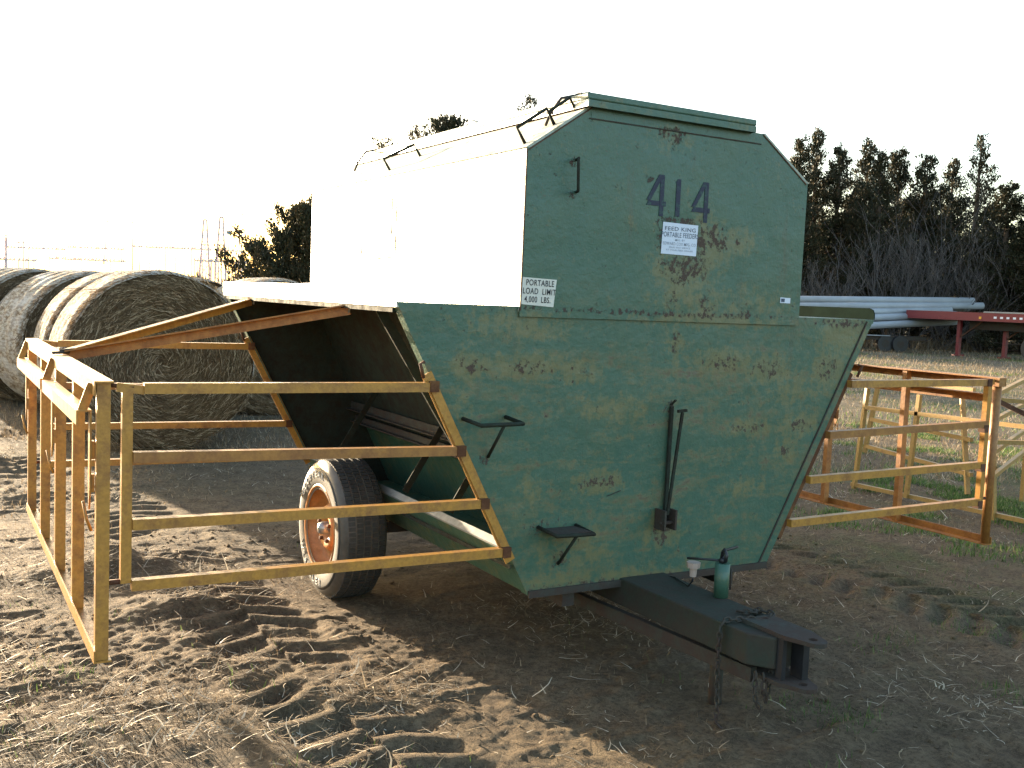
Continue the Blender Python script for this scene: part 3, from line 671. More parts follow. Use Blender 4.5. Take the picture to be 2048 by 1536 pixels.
# gates ---------------------------------------------------------------
PX, PZ0, PZ1 = 2.33, .355, 1.275
def slant(z): return WT-(ZE-z)*(WT-WL)/(ZE-Z0)
def in_plane_gate(s, y, front):
    mt = M['yellow']; mr = M['yellow_rust'] if front else M['yellow_rust']
    x0 = 2.255
    m = MB(); m.bar((s*x0, y, .595), (s*x0, y, 1.262), .034, .03, (0, 1, 0))
    gt = m.build('side_gate', mt, feeder)
    for k, z in enumerate((1.252, 1.012, .795, .588)):
        zz = z-.015 if k else z
        m = MB(); xs = slant(z)+.012
        a = x0+.017 if k == 0 else x0-.018
        if k == 0: m.bar((s*(x0-.05), y-.012, z), (s*xs, y-.012, z-.003), .036, .036); m.bar((s*(x0+.035), y-.008, z+.004), (s*(x0-.052), y-.012, z-.006), .012, .03)
        else: m.bar((s*(x0-.018), y-.012, z+.01*(k == 1)), (s*xs, y-.012, zz), .036, .036)
        m.build('rail', mt if k != 1 else mr, gt)
        jx = s*xs if s < 0 else s*(x0-.03)
        MB().box((jx-.019, y-.0335, zz-.021), (jx+.019, y+.006, zz+.021)).build('rail_joint', M['joint'] if s < 0 else M['rust'], gt)
    m = MB()
    if s > 0: m.bar((s*(slant(1.30)+.014), y+.012, 1.30), (s*(slant(.50)+.014), y+.012, .50), .024, .02, (0, 1, 0)); m.build('hinge_bar', M['joint'], gt); m = MB()
    else: m.angle((s*(slant(1.30)+.012), y+.006, 1.30), (s*(slant(.53)+.012), y+.006, .53), .045, .03, (0, -1, 0), sx=1, su=-1); m.bar((s*(slant(1.28)+.010), y-.009, 1.28), (s*(slant(.55)+.010), y-.009, .55), .034, .012, (0, 1, 0)); m.build('hinge_bar', M['yellow'], gt)
    m = MB(); m.tube([(s*(slant(1.30)+.03), y-.02, 1.285), (s*(slant(1.32)+.04), y-.03, 1.34), (s*(slant(1.32)+.02), y-.02, 1.345)], .007, 6)
    m.build('hinge_pin', M['rust'], gt)
    m = MB(); m.tube([(s*(PX-.02), y, 1.262), (s*(x0-.02), y-.01, 1.256)], .008, 6); m.build('pivot_rod', M['rust'], gt); m = MB(); m.tube([(s*(PX-.02), y, .60), (s*(x0), y, .60)], .009, 6); m.build('pivot_rod', M['rust'], gt)
    return gt
for s in (-1, 1):
    for y, fr in ((0.0, True), (FY-.03, False)): in_plane_gate(s, y, fr)
def outer_gate(s):
    mt = M['yellow'] if s < 0 else M['yellow_rust']
    m = MB()
    # top angle: flat flange on top, leg down on the inner side
    m.box(*[tuple(sorted(p)) for p in ()]) if False else None
    x_in, x_out = s*(PX-.028), s*(PX+.032)
    a, b = sorted((x_in, x_out)); m.box((a, -.035, PZ1-.004), (b, FY-.04, PZ1+.003))
    a, b = sorted((x_out, x_out-s*.006)); m.box((a, -.035, PZ1-.045), (b, FY-.04, PZ1-.0045))
    og = m.build('outer_gate', mt, feeder)
    m = MB(); a, b = sorted((s*(PX-.03), s*(PX+.02))); m.box((a, -.03, PZ0-.018), (b, FY-.04, PZ0-.012)); a, b = sorted((s*(PX+.02), s*(PX+.026))); m.box((a, -.03, PZ0-.018), (b, FY-.04, PZ0+.025)); m.build('bottom_rail', mt, og)
    for k, y in enumerate((-.005, .60, 1.18, 1.80, FY-.06)):
        m = MB()
        if s > 0 and k == 0: m.tube([(s*PX, y, PZ0-.011), (s*PX, y, PZ1-.046)], .024, 14); m.box((s*PX-.03, y-.03, PZ1-.0455), (s*PX+.03, y+.03, PZ1-.0046))
        else: m.box((s*PX-.021, y-.016, PZ0-.011), (s*PX+.021, y+.016, PZ1-.0046))
        m.build('upright', mt, og)
    # adjustable creep rail hung outside the gate
    z1 = 1.175
    xa = PX+.055
    m = MB(); a, b = sorted((s*(xa-.024), s*(xa+.024)))
    for (y0, y1) in ((.02, 1.12), (1.20, FY-.12)):
        m.box((a, y0, z1-.003), (b, y1, z1+.003)); c, d = sorted((s*(xa+.024), s*(xa+.018))); m.box((c, y0, z1-.045), (d, y1, z1-.0032))
    cr = m.build('creep_rail', mt, og)
    for y in (.03, 1.16, FY-.14):
        m = MB(); xs = s*(xa-.02)
        m.prism([(y-.018, z1-.005), (y+.018, z1-.005), (y+.018, z1-.26), (y+.004, z1-.33), (y-.018, z1-.26)], 0, xs-.003, xs+.003)
        m.bar((s*(xa+.005), y, z1), (s*(PX+.03), y-.004, z1+.09), .03, .006, (0, 1, 0))
        for zz in (z1-.13, z1-.24): m.prism([(y-.015, zz-.03), (y+.015, zz-.03), (y+.015, zz+.03), (y-.015, zz+.03)], 0, min(s*(PX+.022), s*(xa-.024)), max(s*(PX+.022), s*(xa-.024)))
        m.tube([(s*xa, y, z1-.30), (s*(xa-.01), y-.01, z1-.36), (s*(PX+.03), y-.01, z1-.40)], .005, 6)
        m.build('creep_bracket', mt, cr)
    return og
outer_gate(-1); outer_gate(1)
# stays from the eave to the outer gates
for s in (-1, 1):
    for y in (.57, 2.02):
        m = MB(); m.angle((s*(PX-.03), 1.24+(y-1.24)*.03, PZ1-.0), (s*(WT-.03), y, ZE-.045), .038, .045, sx=1, su=-1); m.build('gate_stay', M['yellow_rust'] if y < 1 else M['yellow'], feeder)
    m = MB(); m.tube([(s*(PX+.03), 1.20, PZ1+.012), (s*(PX-.09), 1.26, PZ1+.014)], .007, 6); m.tube([(s*(PX), 1.23, PZ1+.02), (s*(PX-.06), 1.20, PZ1+.028)], .006, 6); m.build('stay_pin', M['dark'], feeder)
for s in (-1, 1):
    for y in (.57, 2.02): MB().tube([(s*(WT-.03), y, ZE-.06), (s*(WT-.03), y-.005, ZE-.02), (s*(WT-.01), y, ZE-.012)], .005, 6).build('stay_hook', M['galv'], feeder)

# ================================================================== second gate set at the right
def bars(name, lst, mat, parent, w=.035):
    for (p, q) in lst:
        MB().bar(p, q, w, w).build(name, mat, parent)
g2 = empty('feeder_gate', (4.56, 2.0, 0)); tag(g2, 'weathered yellow gate frame with sloping legs behind the big feeder gate', 'gate')
X2 = 4.56
bars('leg', [((X2, 2.80, .93), (X2+.02, 2.89, hz(X2, 2.89)-.01)), ((X2, 2.24, .93), (X2, 2.30, .02)), ((X2+.2, 1.98, .98), (X2+.02, 1.72, .16)), ((X2+.3, 2.93, .98), (X2+.28, 3.02, .30)), ((X2, 1.55, 1.0), (X2, 1.46, .0))], M['far_yellow'], g2)
bars('rail', [((X2, 2.84, .955), (X2, 1.50, .985)), ((X2, 2.80, .755), (X2, 1.20, .78)), ((X2+.02, 2.92, .03), (X2+.02, .6, .05)),
     ((X2+.3, 2.95, .98), (X2+.25, 1.9, 1.0)), ((X2+.28, 2.97, .62), (X2+.1, 1.78, .60)), ((X2+.28, 3.0, .36), (X2+.05, 1.72, .32))], M['far_yellow'], g2)
g3 = empty('feeder_gate', (4.1, 1.2, 0)); tag(g3, 'yellow steel gate with slanting brace cut off by the right edge of the picture', 'gate')
bars('rail', [((4.10, 1.25, .82), (5.6, 1.9, .90)), ((4.09, 1.22, .58), (5.6, 1.9, .66)), ((4.08, 1.20, .40), (5.6, 1.9, .46)), ((4.15, 1.24, 1.04), (5.6, 1.9, 1.12)), ((4.12, 1.25, 1.0), (4.72, .80, .98)), ((4.12, 1.22, .68), (4.72, .80, .70))], M['far_yellow'], g3, .032)
bars('brace', [((4.12, 1.23, 1.0), (4.62, .86, .72))], M['rust'], g3)
bars('upright', [((4.11, 1.24, 1.04), (4.07, 1.20, .0)), ((5.6, 1.9, 1.14), (5.6, 1.9, 0)), ((4.72, .80, 1.0), (4.72, .80, 0))], M['far_yellow'], g3)

# ================================================================== hay bales
def hay_mat():
    N = NT('hay'); sep = N.n('ShaderNodeSeparateXYZ'); N.L(N.tc, sep.inputs[0])
    a = N.noise(14, 6, .75, (1, 1, 1), 1.5); b = N.noise(60, 4, .7); c3 = N.noise(3, 3, .6)
    c = N.mix(N.ramp(a, [(.36, 0), (.62, 1)]), (.070, .047, .026), (.24, .165, .095))
    c = N.mix(N.ramp(b, [(.5, 0), (.7, .6)]), c, (.34, .24, .14)); c = N.mix(N.ramp(c3, [(.4, .5), (.6, 0)]), c, (.12, .085, .042))
    N.col(c); N.bump(N.math('ADD', a, b), .9, .03); return N.rough(.9, .1)
def net_mat():
    N = NT('net_wrapped_hay'); a = N.noise(30, 5, .7, (1, .35, 1)); b = N.noise(6, 4, .7, (1, .25, 1)); c3 = N.noise(120, 3, .7)
    c = N.mix(N.ramp(a, [(.42, 0), (.60, 1)]), (.22, .15, .09), (.56, .49, .38))
    c = N.mix(N.ramp(b, [(.45, 0), (.65, .55)]), c, (.72, .70, .66)); c = N.mix(N.ramp(c3, [(.55, 0), (.7, .5)]), c, (.12, .085, .05))
    N.col(c); N.bump(N.math('ADD', a, c3), .7, .025); return N.rough(.95, .05)
M['hay'] = hay_mat(); M['net'] = net_mat()
M['hayblade'] = leaf_mat('hay_stems', ((.085, .055, .027), (.22, .145, .075), (.52, .39, .24)), .1)
def bale_meshes(R, L, seed):
    rs = np.random.RandomState(seed); na = 96
    # end faces with shallow spiral relief
    def end(y, sgn):
        rings = 26; V = []; 
        for i in range(rings+1):
            r = R*(i/rings)*.985
            for k in range(na):
                a = 2*PI*k/na; rr = r*(1+.012*math.sin(3*a+seed)); x = rr*math.cos(a); z = rr*math.sin(a)
                sp = .018*math.sin(i*1.7+a)+.012*(rs.rand()-.5)
                edge = .10*(max(0, (i/rings-.86))/.14)**2
                z2 = max(z, -R*.965)
                V.append((x, y+sgn*(sp-edge), z2))
        fs = [(i*na+k, i*na+(k+1) % na, (i+1)*na+(k+1) % na, (i+1)*na+k) for i in range(rings) for k in range(na)]
        return V, fs
    m = MB(); v, f = end(0, -1); m.add(v, f, True); v, f = end(L, 1); m.add(v, f, True)
    q = 27*na; m.f += [(q-na+k, q-na+(k+1) % na, 2*q-na+(k+1) % na, 2*q-na+k) for k in range(na)]; m.sm += [True]*na
    net = MB(); V = []; ns = 40
    for j in range(ns+1):
        y = -.005+(L+.01)*j/ns; sh = 1-.045*(abs(2*j/ns-1))**8
        for k in range(na):
            a = 2*PI*k/na; rr = R*sh*(1+.012*math.sin(3*a+seed)+.006*math.sin(y*23+2*math.sin(a*2))+.006*(rs.rand()-.5))
            V.append((rr*math.cos(a), y, max(rr*math.sin(a), -R*.965)))
    net.add(V, [(j*na+k, j*na+(k+1) % na, (j+1)*na+(k+1) % na, (j+1)*na+k) for j in range(ns) for k in range(na)], True)
    return m, net
def make_bale(R, L, seed, stems):
    m, net = bale_meshes(R, L, seed)
    b = m.build('hay_bale', M['hay'], fix=False); n_ = net.build('net_wrap', M['net'], None, fix=False); n_.parent = b
    if stems:
        n = stems; rr = R*np.sqrt(RNG.rand(n))*.98; a = RNG.rand(n)*2*PI
        x, z = rr*np.cos(a), rr*np.sin(a); k = z > -R*.95; x, z, a, rr = x[k], z[k], a[k], rr[k]; n = len(x)
        ta = a+PI/2+(RNG.rand(n)-.5)*1.1; L_ = .04+.14*RNG.rand(n)**2; w = .0010+.0016*RNG.rand(n)
        dx, dz = np.cos(ta)*L_, np.sin(ta)*L_; px, pz = -np.sin(ta)*w, np.cos(ta)*w
        edge = .10*(np.clip(rr/R-.86, 0, 1)/.14)**2
        y0 = -.022+edge; y1 = y0-.012-.03*RNG.rand(n)**3
        V = np.stack([np.stack([x+px, y0, z+pz], -1), np.stack([x-px, y0, z-pz], -1), np.stack([x+dx-px, y1, z+dz-pz], -1), np.stack([x+dx+px, y1, z+dz+pz], -1)], 1).reshape(-1, 3)
        tnt = np.repeat(RNG.rand(n)**2.2, 4)
        mesh_np('hay_stems', V, np.arange(4*n).reshape(-1, 4), M['hayblade'], parent=b, attr=tnt)
        nf = 500; aa = RNG.rand(nf)*2*PI; aa = aa[np.sin(aa) > -.9]; nf = len(aa)   # frayed rim
        V = []
        for q in aa:
            r0 = R*.97; t_ = q+random.uniform(-.5, .5)+PI/2*random.choice((-1, 1)); l = random.uniform(.03, .10)
            p0 = (r0*math.cos(q), random.uniform(-.01, .04), r0*math.sin(q)); p1 = (p0[0]+math.cos(t_)*l+.02*math.cos(q), p0[1]-random.uniform(-.01, .04), p0[2]+math.sin(t_)*l+.02*math.sin(q))
            V += [p0, (p0[0]+.003, p0[1], p0[2]+.003), (p1[0]+.002, p1[1], p1[2]), p1]
        mesh_np('hay_fringe', np.array(V), np.arange(4*nf).reshape(-1, 4), M['hayblade'], parent=b, attr=np.repeat(RNG.rand(nf), 4))
    return b
BR = .875
b0 = make_bale(BR, 1.22, 3, 9000); b0.location = (-.865, 6.5, BR*.965); b0.scale = (1.04, 1, 1.0)
tag(b0, 'nearest round hay bale, its shaded spiral end facing the feeder gate', 'hay bale', 'round hay bales lined up beyond the feeder')
def dup(root, loc, rz, label, scale=None):
    r = root.copy(); COL.objects.link(r); r.location = loc; r.rotation_euler = (0, 0, rz); r['label'] = label
    if scale: r.scale = scale
    for ch in list(root.children):
        c = ch.copy(); COL.objects.link(c); c.parent = r
    return r
dup(b0, (-.90, 7.76, BR*.965), 0, 'round hay bale pressed end to end behind the nearest bale', (1.03, .98, .985))
dup(b0, (-1.02, 9.42, BR*.965), .22, 'leftmost round hay bale with a dark end showing past the dark gap', (1.04, 1.05, .985))
dup(b0, (-1.50, 10.95, BR*.965), .30, 'hay bale farthest back in the left row, only its sunlit side showing', (1.04, 1.1, 1.0))
b1 = make_bale(BR, 1.35, 11, 1500); b1.location = (.98, 8.9, BR*.97); b1.rotation_euler = (0, 0, -.05); b1.scale = (1.04, 1, 1.01)
tag(b1, 'round hay bale whose white top shows above the feeder eave', 'hay bale', 'round hay bales lined up beyond the feeder')
dup(b1, (.35, 10.45, BR*.96), .05, 'round hay bale behind the one above the feeder eave, partly hidden', (1.0, 1, .985))
dup(b1, (-.40, 12.0, BR*.96), -.1, 'round hay bale top just right of the nearest bale in the back row', (1.0, 1, .99))


dup(b1, (2.9, 9.3, BR*.96), -.05, 'unseen hay bale added behind the feeder to cast shade'); dup(b1, (4.8, 9.6, BR*.96), .08, 'unseen hay bale added behind the feeder to cast shade')  # unseen bales, added to shade the ground at the right
dup(b1, (2.5, 11.1, BR*.96), -.05, 'unseen hay bale added behind the feeder to cast shade'); dup(b1, (4.1, 11.4, BR*.96), .0, 'unseen hay bale added behind the feeder to cast shade')
# ================================================================== trees
def cedar_np(h, rad, seed, leaf, nb, dens, lean=(0, 0), base=.06, leaders=3):
    rs = np.random.RandomState(seed); V = []; T = []; tr = MB()
    tr.tube([(0, 0, -.05), (lean[0]*.3*h, lean[1]*.3*h, h*.35), (lean[0]*.6*h, lean[1]*.6*h, h*.7), (lean[0]*h, lean[1]*h, h*.97)], h*.020+.02, 8, h*.002)
    wind = .25
    lead = [(0., 0., 1., 1.)]+[(rad*rs.uniform(.18, .5)*math.cos(q), rad*rs.uniform(.18, .5)*math.sin(q), rs.uniform(.72, .97), rs.uniform(.35, .6)) for q in rs.rand(leaders)*2*PI]
    for b in range(nb):
        ox, oy, lh, lr = lead[0] if rs.rand() < .55 else lead[rs.randint(len(lead))]
        u = (b+rs.rand())/nb; az = rs.rand()*2*PI
        if lr < 1: u = .35+.65*u
        z0 = h*lh*(base+(1-base)*u**.92)
        R = rad*lr*((1-u)**1.0)*(.5+.75*rs.rand())+.018*h
        R *= (1.0 if u > .12 else .8)
        el = math.radians(4+50*u+rs.uniform(-14, 14)); 
        d = np.array([math.cos(az)*math.cos(el), math.sin(az)*math.cos(el), math.sin(el)])
        p0 = np.array([lean[0]*z0+ox*min(1, z0/h*2), lean[1]*z0+oy*min(1, z0/h*2), z0]); L = R/max(.35, math.cos(el))
        L = min(L, R*1.4, max(.03*h, (h*lh*1.01-z0)/max(.35, math.sin(el)+.25)))
        # curved limb
        nseg = 6; pts = [p0]
        for k in range(nseg):
            dd = d.copy(); dd[2] += .10*k; dd[0] += wind*.10*k; dd /= np.linalg.norm(dd); pts.append(pts[-1]+dd*L/nseg)
        pts = np.array(pts)
        if L > .25*rad: tr.tube([tuple(q) for q in pts[::2]], .006*h*(1-u)+.004, 4, .002)
        n = int(dens*(L+.15*rad)/rad*(.6+.8*rs.rand()))
        t = (.12+.9*rs.rand(n)**.75)*nseg; t = np.clip(t, 0, nseg-.001); i = t.astype(int); fr = (t-i)[:, None]
        c = pts[i]*(1-fr)+pts[i+1]*fr
        # clustered offsets
        ncl = max(3, n//14); cc = rs.randn(ncl, 3)*leaf*1.5; cidx = rs.randint(0, ncl, n)
        tt = (t/nseg)[:, None]
        c = c+(cc[cidx]*(1.25-.75*tt)+rs.randn(n, 3)*leaf*.75)*(1.05-.5*u)
        dirs = (pts[np.minimum(i+1, nseg)]-pts[i]); dirs /= np.linalg.norm(dirs, axis=1)[:, None]
        dirs = dirs+rs.randn(n, 3)*.42; dirs[:, 2] += .35; dirs /= np.linalg.norm(dirs, axis=1)[:, None]
        s1 = np.cross(dirs, rs.randn(n, 3)); s1 /= np.linalg.norm(s1, axis=1)[:, None]+1e-9
        ll = leaf*(.7+.9*rs.rand(n))[:, None]; ww = leaf*(.13+.16*rs.rand(n))[:, None]
        V.append(np.stack([c-s1*ww*.6, c+dirs*ll*.45-s1*ww, c+dirs*ll, c+dirs*ll*.5+s1*ww], 1))
        T.append(np.clip(rs.rand(n)*.55+.35*tt[:, 0]*rs.rand()+.15*rs.rand(), 0, 1))
    V = np.concatenate(V); T = np.concatenate(T)
    return V.reshape(-1, 3), np.arange(len(V)*4).reshape(-1, 4), np.repeat(T, 4), tr
def cedar(name, loc, h, rad, seed, leaf, nb, dens, label, group=None, lean=(0, 0), rz=0, base=.06):
    v, f, t, tr = cedar_np(h, rad, seed, leaf, nb, dens, lean, base)
    e = empty(name, loc, rz); tag(e, label, 'tree', group)
    k = tr.build('trunk', M['trunk'], None, fix=False); k.parent = e
    c = mesh_np('crown', v, f, M['cedar'], parent=e, attr=t)
    return e
G1 = 'cedar trees behind the feeder'
cedar('cedar_tree', (11.1, 25.2, 0), 7.0, 4.6, 5, .095, 190, 420, 'cedar tree standing behind the feeder, its left branches showing beside the bin', G1, (0.02, 0), base=.10)
cedar('cedar_tree', (13.4, 24.0, 0), 7.75, 2.4, 6, .095, 80, 190, 'cedar whose very tip alone shows above the bin roof', G1)
cedar('cedar_tree', (3.75, 15.6, 0), 3.25, 2.5, 9, .07, 170, 900, 'dense low cedar at the left edge of the feeder bin', G1, (0.01, 0), base=.04)
# row at the right
def fwd(px, D):  # plan position of picture column px at camera depth D (plain trigonometry of the plan)
    fx, fy, rx, ry = .5003, .8618, .8658, -.4986; k = (px-1024)/2037.7
    return (-2.839+D*(fx+rx*k), -3.539+D*(fy+ry*k))
GR = 'cedar trees in the shelter belt at the right'
protos = []
rows = [  # px, depth, height, radius, proto, label
 (1566, 47, 9.7, 2.3, 0, 'cedar just right of the feeder bin, two brown tips on top'),
 (1606, 49, 10.5, 2.2, 1, 'second cedar from the feeder bin in the tree row'),
 (1646, 48, 9.6, 2.2, 2, 'cedar with a slim tip third from the feeder bin'),
 (1700, 50, 10.2, 2.4, 0, 'cedar with a doubled tip fourth from the feeder bin'),
 (1733, 47, 9.2, 2.2, 1, 'shorter cedar between the fourth and the middle cedars of the row'),
 (1776, 50, 9.9, 2.3, 2, 'middle cedar of the shelter belt with pointed top'),
 (1822, 48, 9.3, 2.4, 0, 'cedar with flaring tip behind the bare grey shrub'),
 (1878, 50, 9.5, 2.2, 1, 'thin topped cedar just left of the tallest cedar'),
 (1925, 46, 10.1, 2.1, 3, 'tallest cedar of the row with an open twin spire'),
 (1995, 44, 7.6, 2.6, 2, 'low broad cedar right of the tallest one'),
 (2046, 43, 7.3, 2.6, 0, 'cedar cut off by the right edge of the picture'),
 (2110, 44, 7.6, 2.6, 1, 'rightmost cedar, only its left boughs inside the picture')]
PR = [(9.8, 2.3, 21, .125, 150, 230, (.015, 0)), (9.8, 2.2, 22, .125, 150, 220, (-.01, 0)), (9.8, 2.2, 23, .125, 150, 220, (.02, 0)), (9.8, 2.0, 24, .12, 110, 125, (.0, 0))]
PRO = {}
for i, (px, D, h, r, pk, lab) in enumerate(rows):
    D *= 1.10; h *= 1.02; r *= 1.22; x, y = fwd(px, D)
    if pk not in PRO:
        H, Rr, sd, lf, nb, dn, ln = PR[pk]; PRO[pk] = cedar('cedar_tree', (x, y, 0), H, Rr, sd, lf, nb, dn, lab, GR, ln, base=.02); o = PRO[pk]
        o.scale = (r/Rr, r/Rr, h/H)
    else:
        o = dup(PRO[pk], (x, y, 0), i*1.7, lab, (r/PR[pk][1], r/PR[pk][1], h/PR[pk][0]))
for i, px in enumerate((1110, 1180, 1250, 1320, 1390, 1460, 1520)):
    x, y = fwd(px, 52+(i % 2)*2); dup(PRO[i % 3], (x, y, 0), i*1.3+.3, 'cedar of the same row standing wholly behind the feeder bin', (1.1, 1.1, .80))
# understory row of lower, denser cedars behind that closes the bottom
for i, px in enumerate((1590, 1680, 1770, 1860, 1955, 2060)):
    x, y = fwd(px, 58+(i % 2)*1.5)
    dup(PRO[i % 3], (x, y, 0), i*2.3+.5, 'lower dark cedar closing the gap %s' % ('right behind the end of the feeder bin', 'behind the fourth cedar tip', 'behind the left part of the bare shrub', 'behind the right part of the bare shrub', 'behind the tallest cedar', 'behind the cedar at the right edge')[i], (1.7, 1.7, .80))
# bare shrubs
def shrub(loc, h, seed, label, n0=34):
    rs = random.Random(seed); P = []; T = []
    def grow(p, d, L, w, lev):
        q = [p]
        for k in range(3):
            d = (d+Vector((rs.uniform(-.22, .22), rs.uniform(-.22, .22), rs.uniform(-.05, .18)))).normalized(); q.append(q[-1]+d*L/3)
        for a, b in zip(q[:-1], q[1:]):
            s1 = (b-a).cross(Vector((rs.uniform(-1, 1), rs.uniform(-1, 1), .2))).normalized()*w; s2 = (b-a).cross(s1).normalized()*w
            for s_ in (s1, s2): P.extend([a-s_, a+s_, b+s_*.7, b-s_*.7])
            T.extend([rs.random()]*8)
        if lev < 3:
            for k in range(3 if lev else 4):
                dd = (d+Vector((rs.uniform(-.8, .8), rs.uniform(-.8, .8), rs.uniform(-.1, .6)))).normalized()
                grow(q[rs.choice((1, 2, 3))], dd, L*rs.uniform(.5, .75), w*.62, lev+1)
    for i in range(n0):
        a = rs.uniform(0, 2*PI); e = rs.uniform(.5, 1.45)
        grow(Vector((rs.uniform(-.6, .6), rs.uniform(-.6, .6), 0)), Vector((math.cos(a)*math.cos(e), math.sin(a)*math.cos(e), math.sin(e))), h*rs.uniform(.3, .55), .022, 0)
    e = empty('bare_shrub', loc); tag(e, label, 'shrub', 'bare shrubs in front of the cedar row')
    mesh_np('branches', np.array([p[:] for p in P]), np.arange(len(P)).reshape(-1, 4), M['twig'], parent=e, attr=T)
    return e
for px, D, h, sd, lab in ((1640, 48.5, 4.6, 1, 'bare grey brush low beside the feeder bin'), (1785, 49, 7.0, 2, 'tall bare grey shrub rising above the pipe stack'), (1880, 49, 7.4, 3, 'bare grey shrub in front of the tallest cedar'), (1965, 48.5, 6.0, 4, 'bare shrub leaning right above the red trailer')):
    x, y = fwd(px, D); shrub((x, y, 0), h, sd, lab, 22)
# dead weeds along the foot of the trees
n = 9000; px = RNG.uniform(1500, 2250, n); D = RNG.uniform(48, 57, n); k = (px-1024)/2037.7
xx = -2.839+D*(.5003+.8658*k); yy = -3.539+D*(.8618-.4986*k)
v, f, t = blades(n, np.stack([xx, yy, np.zeros(n)], -1), .25+.6*RNG.rand(n), .02+.03*RNG.rand(n), 0, RNG.rand(n)*.7, 1, upright=True)
o = mesh_np('dry_weeds', v, f, M['straw'], attr=t); tag(o, 'dry weeds along the foot of the cedar row', 'weeds', kind='stuff')

# ================================================================== pipes and trailers at the right
GP = 'pale metal pipes stacked on the dark trailer'
pl = [((1933, 46, 2.37), (1500, 43.5, 2.02)), ((1952, 46, 2.17), (1500, 43.2, 1.72)), ((1890, 45.5, 1.90), (1500, 43, 1.40)), ((1900, 45.2, 1.72), (1500, 42.8, 1.05)), ((1908, 45, 1.44), (1500, 42.6, .68)),
      ((1925, 46.5, 2.05), (1500, 43.9, 1.65)), ((1880, 46.4, 1.75), (1500, 43.8, 1.25))]
pn = ['topmost pipe of the stack', 'second pipe from the top, reaching farthest right', 'third pipe down, its end hidden by the red trailer', 'fourth pipe down, just above the lowest', 'lowest pipe of the stack', 'pipe tucked behind the two top pipes', 'pipe tucked behind the middle of the stack']
for ((a, Da, za), (b, Db, zb)), lab in zip(pl, pn):
    p = Vector((*fwd(a, Da), za)); q = Vector((*fwd(b, Db), zb)); R = .155
    m = MB(); m.tube([p, q], R, 16)
    o = m.build('metal_pipe', M['pipe']); tag(o, lab, 'pipe', GP)
pt = empty('pipe_trailer', (*fwd(1700, 44.5), 0)); tag(pt, 'low dark trailer carrying the pale pipes', 'trailer')
a = Vector((*fwd(1500, 43.3), .52)); b = Vector((*fwd(1830, 44.8), .62))
MB().bar(a, b, 1.2, .16).build('bed', M['dark'], pt)
for px in (1762, 1792):
    c = Vector((*fwd(px, 43.9), .36)); m = MB(); ax = (b-a).normalized(); s_ = ax.cross(Vector((0, 0, 1)))
    m.tube([c-s_*.12, c+s_*.12], .36, 20, smooth=False); w_ = m.build('wheel', M['black'], pt)
    m = MB(); m.tube([c-s_*.125, c+s_*.125], .17, 12, smooth=False); m.build('rim', M['dark'], w_)
MB().bar(Vector((*fwd(1690, 43.4), .70)), Vector((*fwd(1770, 43.9), .70)), .25, .03).build('fender', M['pipe'], pt)
bb = a.lerp(b, .80); MB().bar(bb+Vector((0, 0, .1)), bb+Vector((.0, 0, .75)), .12, .12).build('bolster', M['dark'], pt)
# red flatbed
rt = empty('flatbed_trailer', (34.9, 23.2, 0)); tag(rt, 'red flatbed trailer with two landing legs and a row of white reflectors', 'trailer')
N0 = Vector((*fwd(1802, 44.5), 0)); N1 = Vector((*fwd(2300, 36.0), 0)); ax = (N1-N0).normalized(); sd = Vector((-ax.y, ax.x, 0))
if sd.dot(Vector((.5, .86, 0))) < 0: sd = -sd
def RT(s, t, z): return N0+ax*s+sd*t+Vector((0, 0, z))
LL = (N1-N0).length
def rbox(name, s0, s1, t0, t1, z0, z1, mat, par, z0b=None):
    z0b = z0 if z0b is None else z0b
    vs = [RT(s0, t0, z0), RT(s1, t0, z0b), RT(s1, t1, z0b), RT(s0, t1, z0), RT(s0, t0, z1), RT(s1, t0, z1), RT(s1, t1, z1), RT(s0, t1, z1)]
    return MB().add(vs, [(0,3,2,1),(4,5,6,7),(0,1,5,4),(1,2,6,5),(2,3,7,6),(3,0,4,7)]).build(name, mat, par)
rbox('deck_frame', 0, LL, 0, .12, 1.50, 1.84, M['redsteel'], rt); rbox('deck_frame', 0, LL, 2.2, 2.32, 1.50, 1.84, M['redsteel'], rt)
rbox('nose_beam', 0, .12, .121, 2.199, 1.50, 1.84, M['redsteel'], rt)
rbox('deck', 3.6, LL, -.02, 2.34, 1.842, 1.90, plain('weathered_deck_boards', (.30, .28, .26), .8), rt)
rbox('deck', .13, 3.59, .13, 2.19, 1.78, 1.835, M['redsteel'], rt)
rbox('belly_beam', 2.6, LL, .65, .85, 1.15, 1.49, M['dark'], rt, 1.1); rbox('belly_beam', 2.6, LL, 1.5, 1.7, 1.15, 1.49, M['dark'], rt, 1.1)
for px, py_, t in ((0, 0, 0),):
    pass
def leg(x, y):
    p = Vector((x, y, 0)); m = MB(); m.bar(p+Vector((0, 0, .06)), p+Vector((0, 0, 1.5)), .15, .15, (0, 1, 0)); l = m.build('landing_leg', M['redsteel'], rt)
    MB().bar(p+Vector((0, 0, .55)), p+Vector((0, 0, .56)), .17, .17, (0, 1, 0)).build('leg_collar', M['dark'], l)
    MB().bar(p+Vector((-.18, 0.1, .035)), p+Vector((.18, -.1, .035)), .3, .07).build('foot', M['redsteel'], l)
    m = MB(); m.bar(p+Vector((.0, 0, .75)), p+ax*1.0+Vector((0, 0, 1.48)), .05, .05); m.build('leg_brace', M['rust'], l)
leg(34.75, 24.1); leg(35.45, 22.45)
for k in range(14):
    s0 = 4.05+.27*k; rbox('reflector', s0, s0+.12, -.006, -.001, 1.62, 1.70, M['white_mark'], rt)
rbox('side_lamp', 3.42, 3.52, -.02, -.001, 1.58, 1.68, M['amber'], rt)
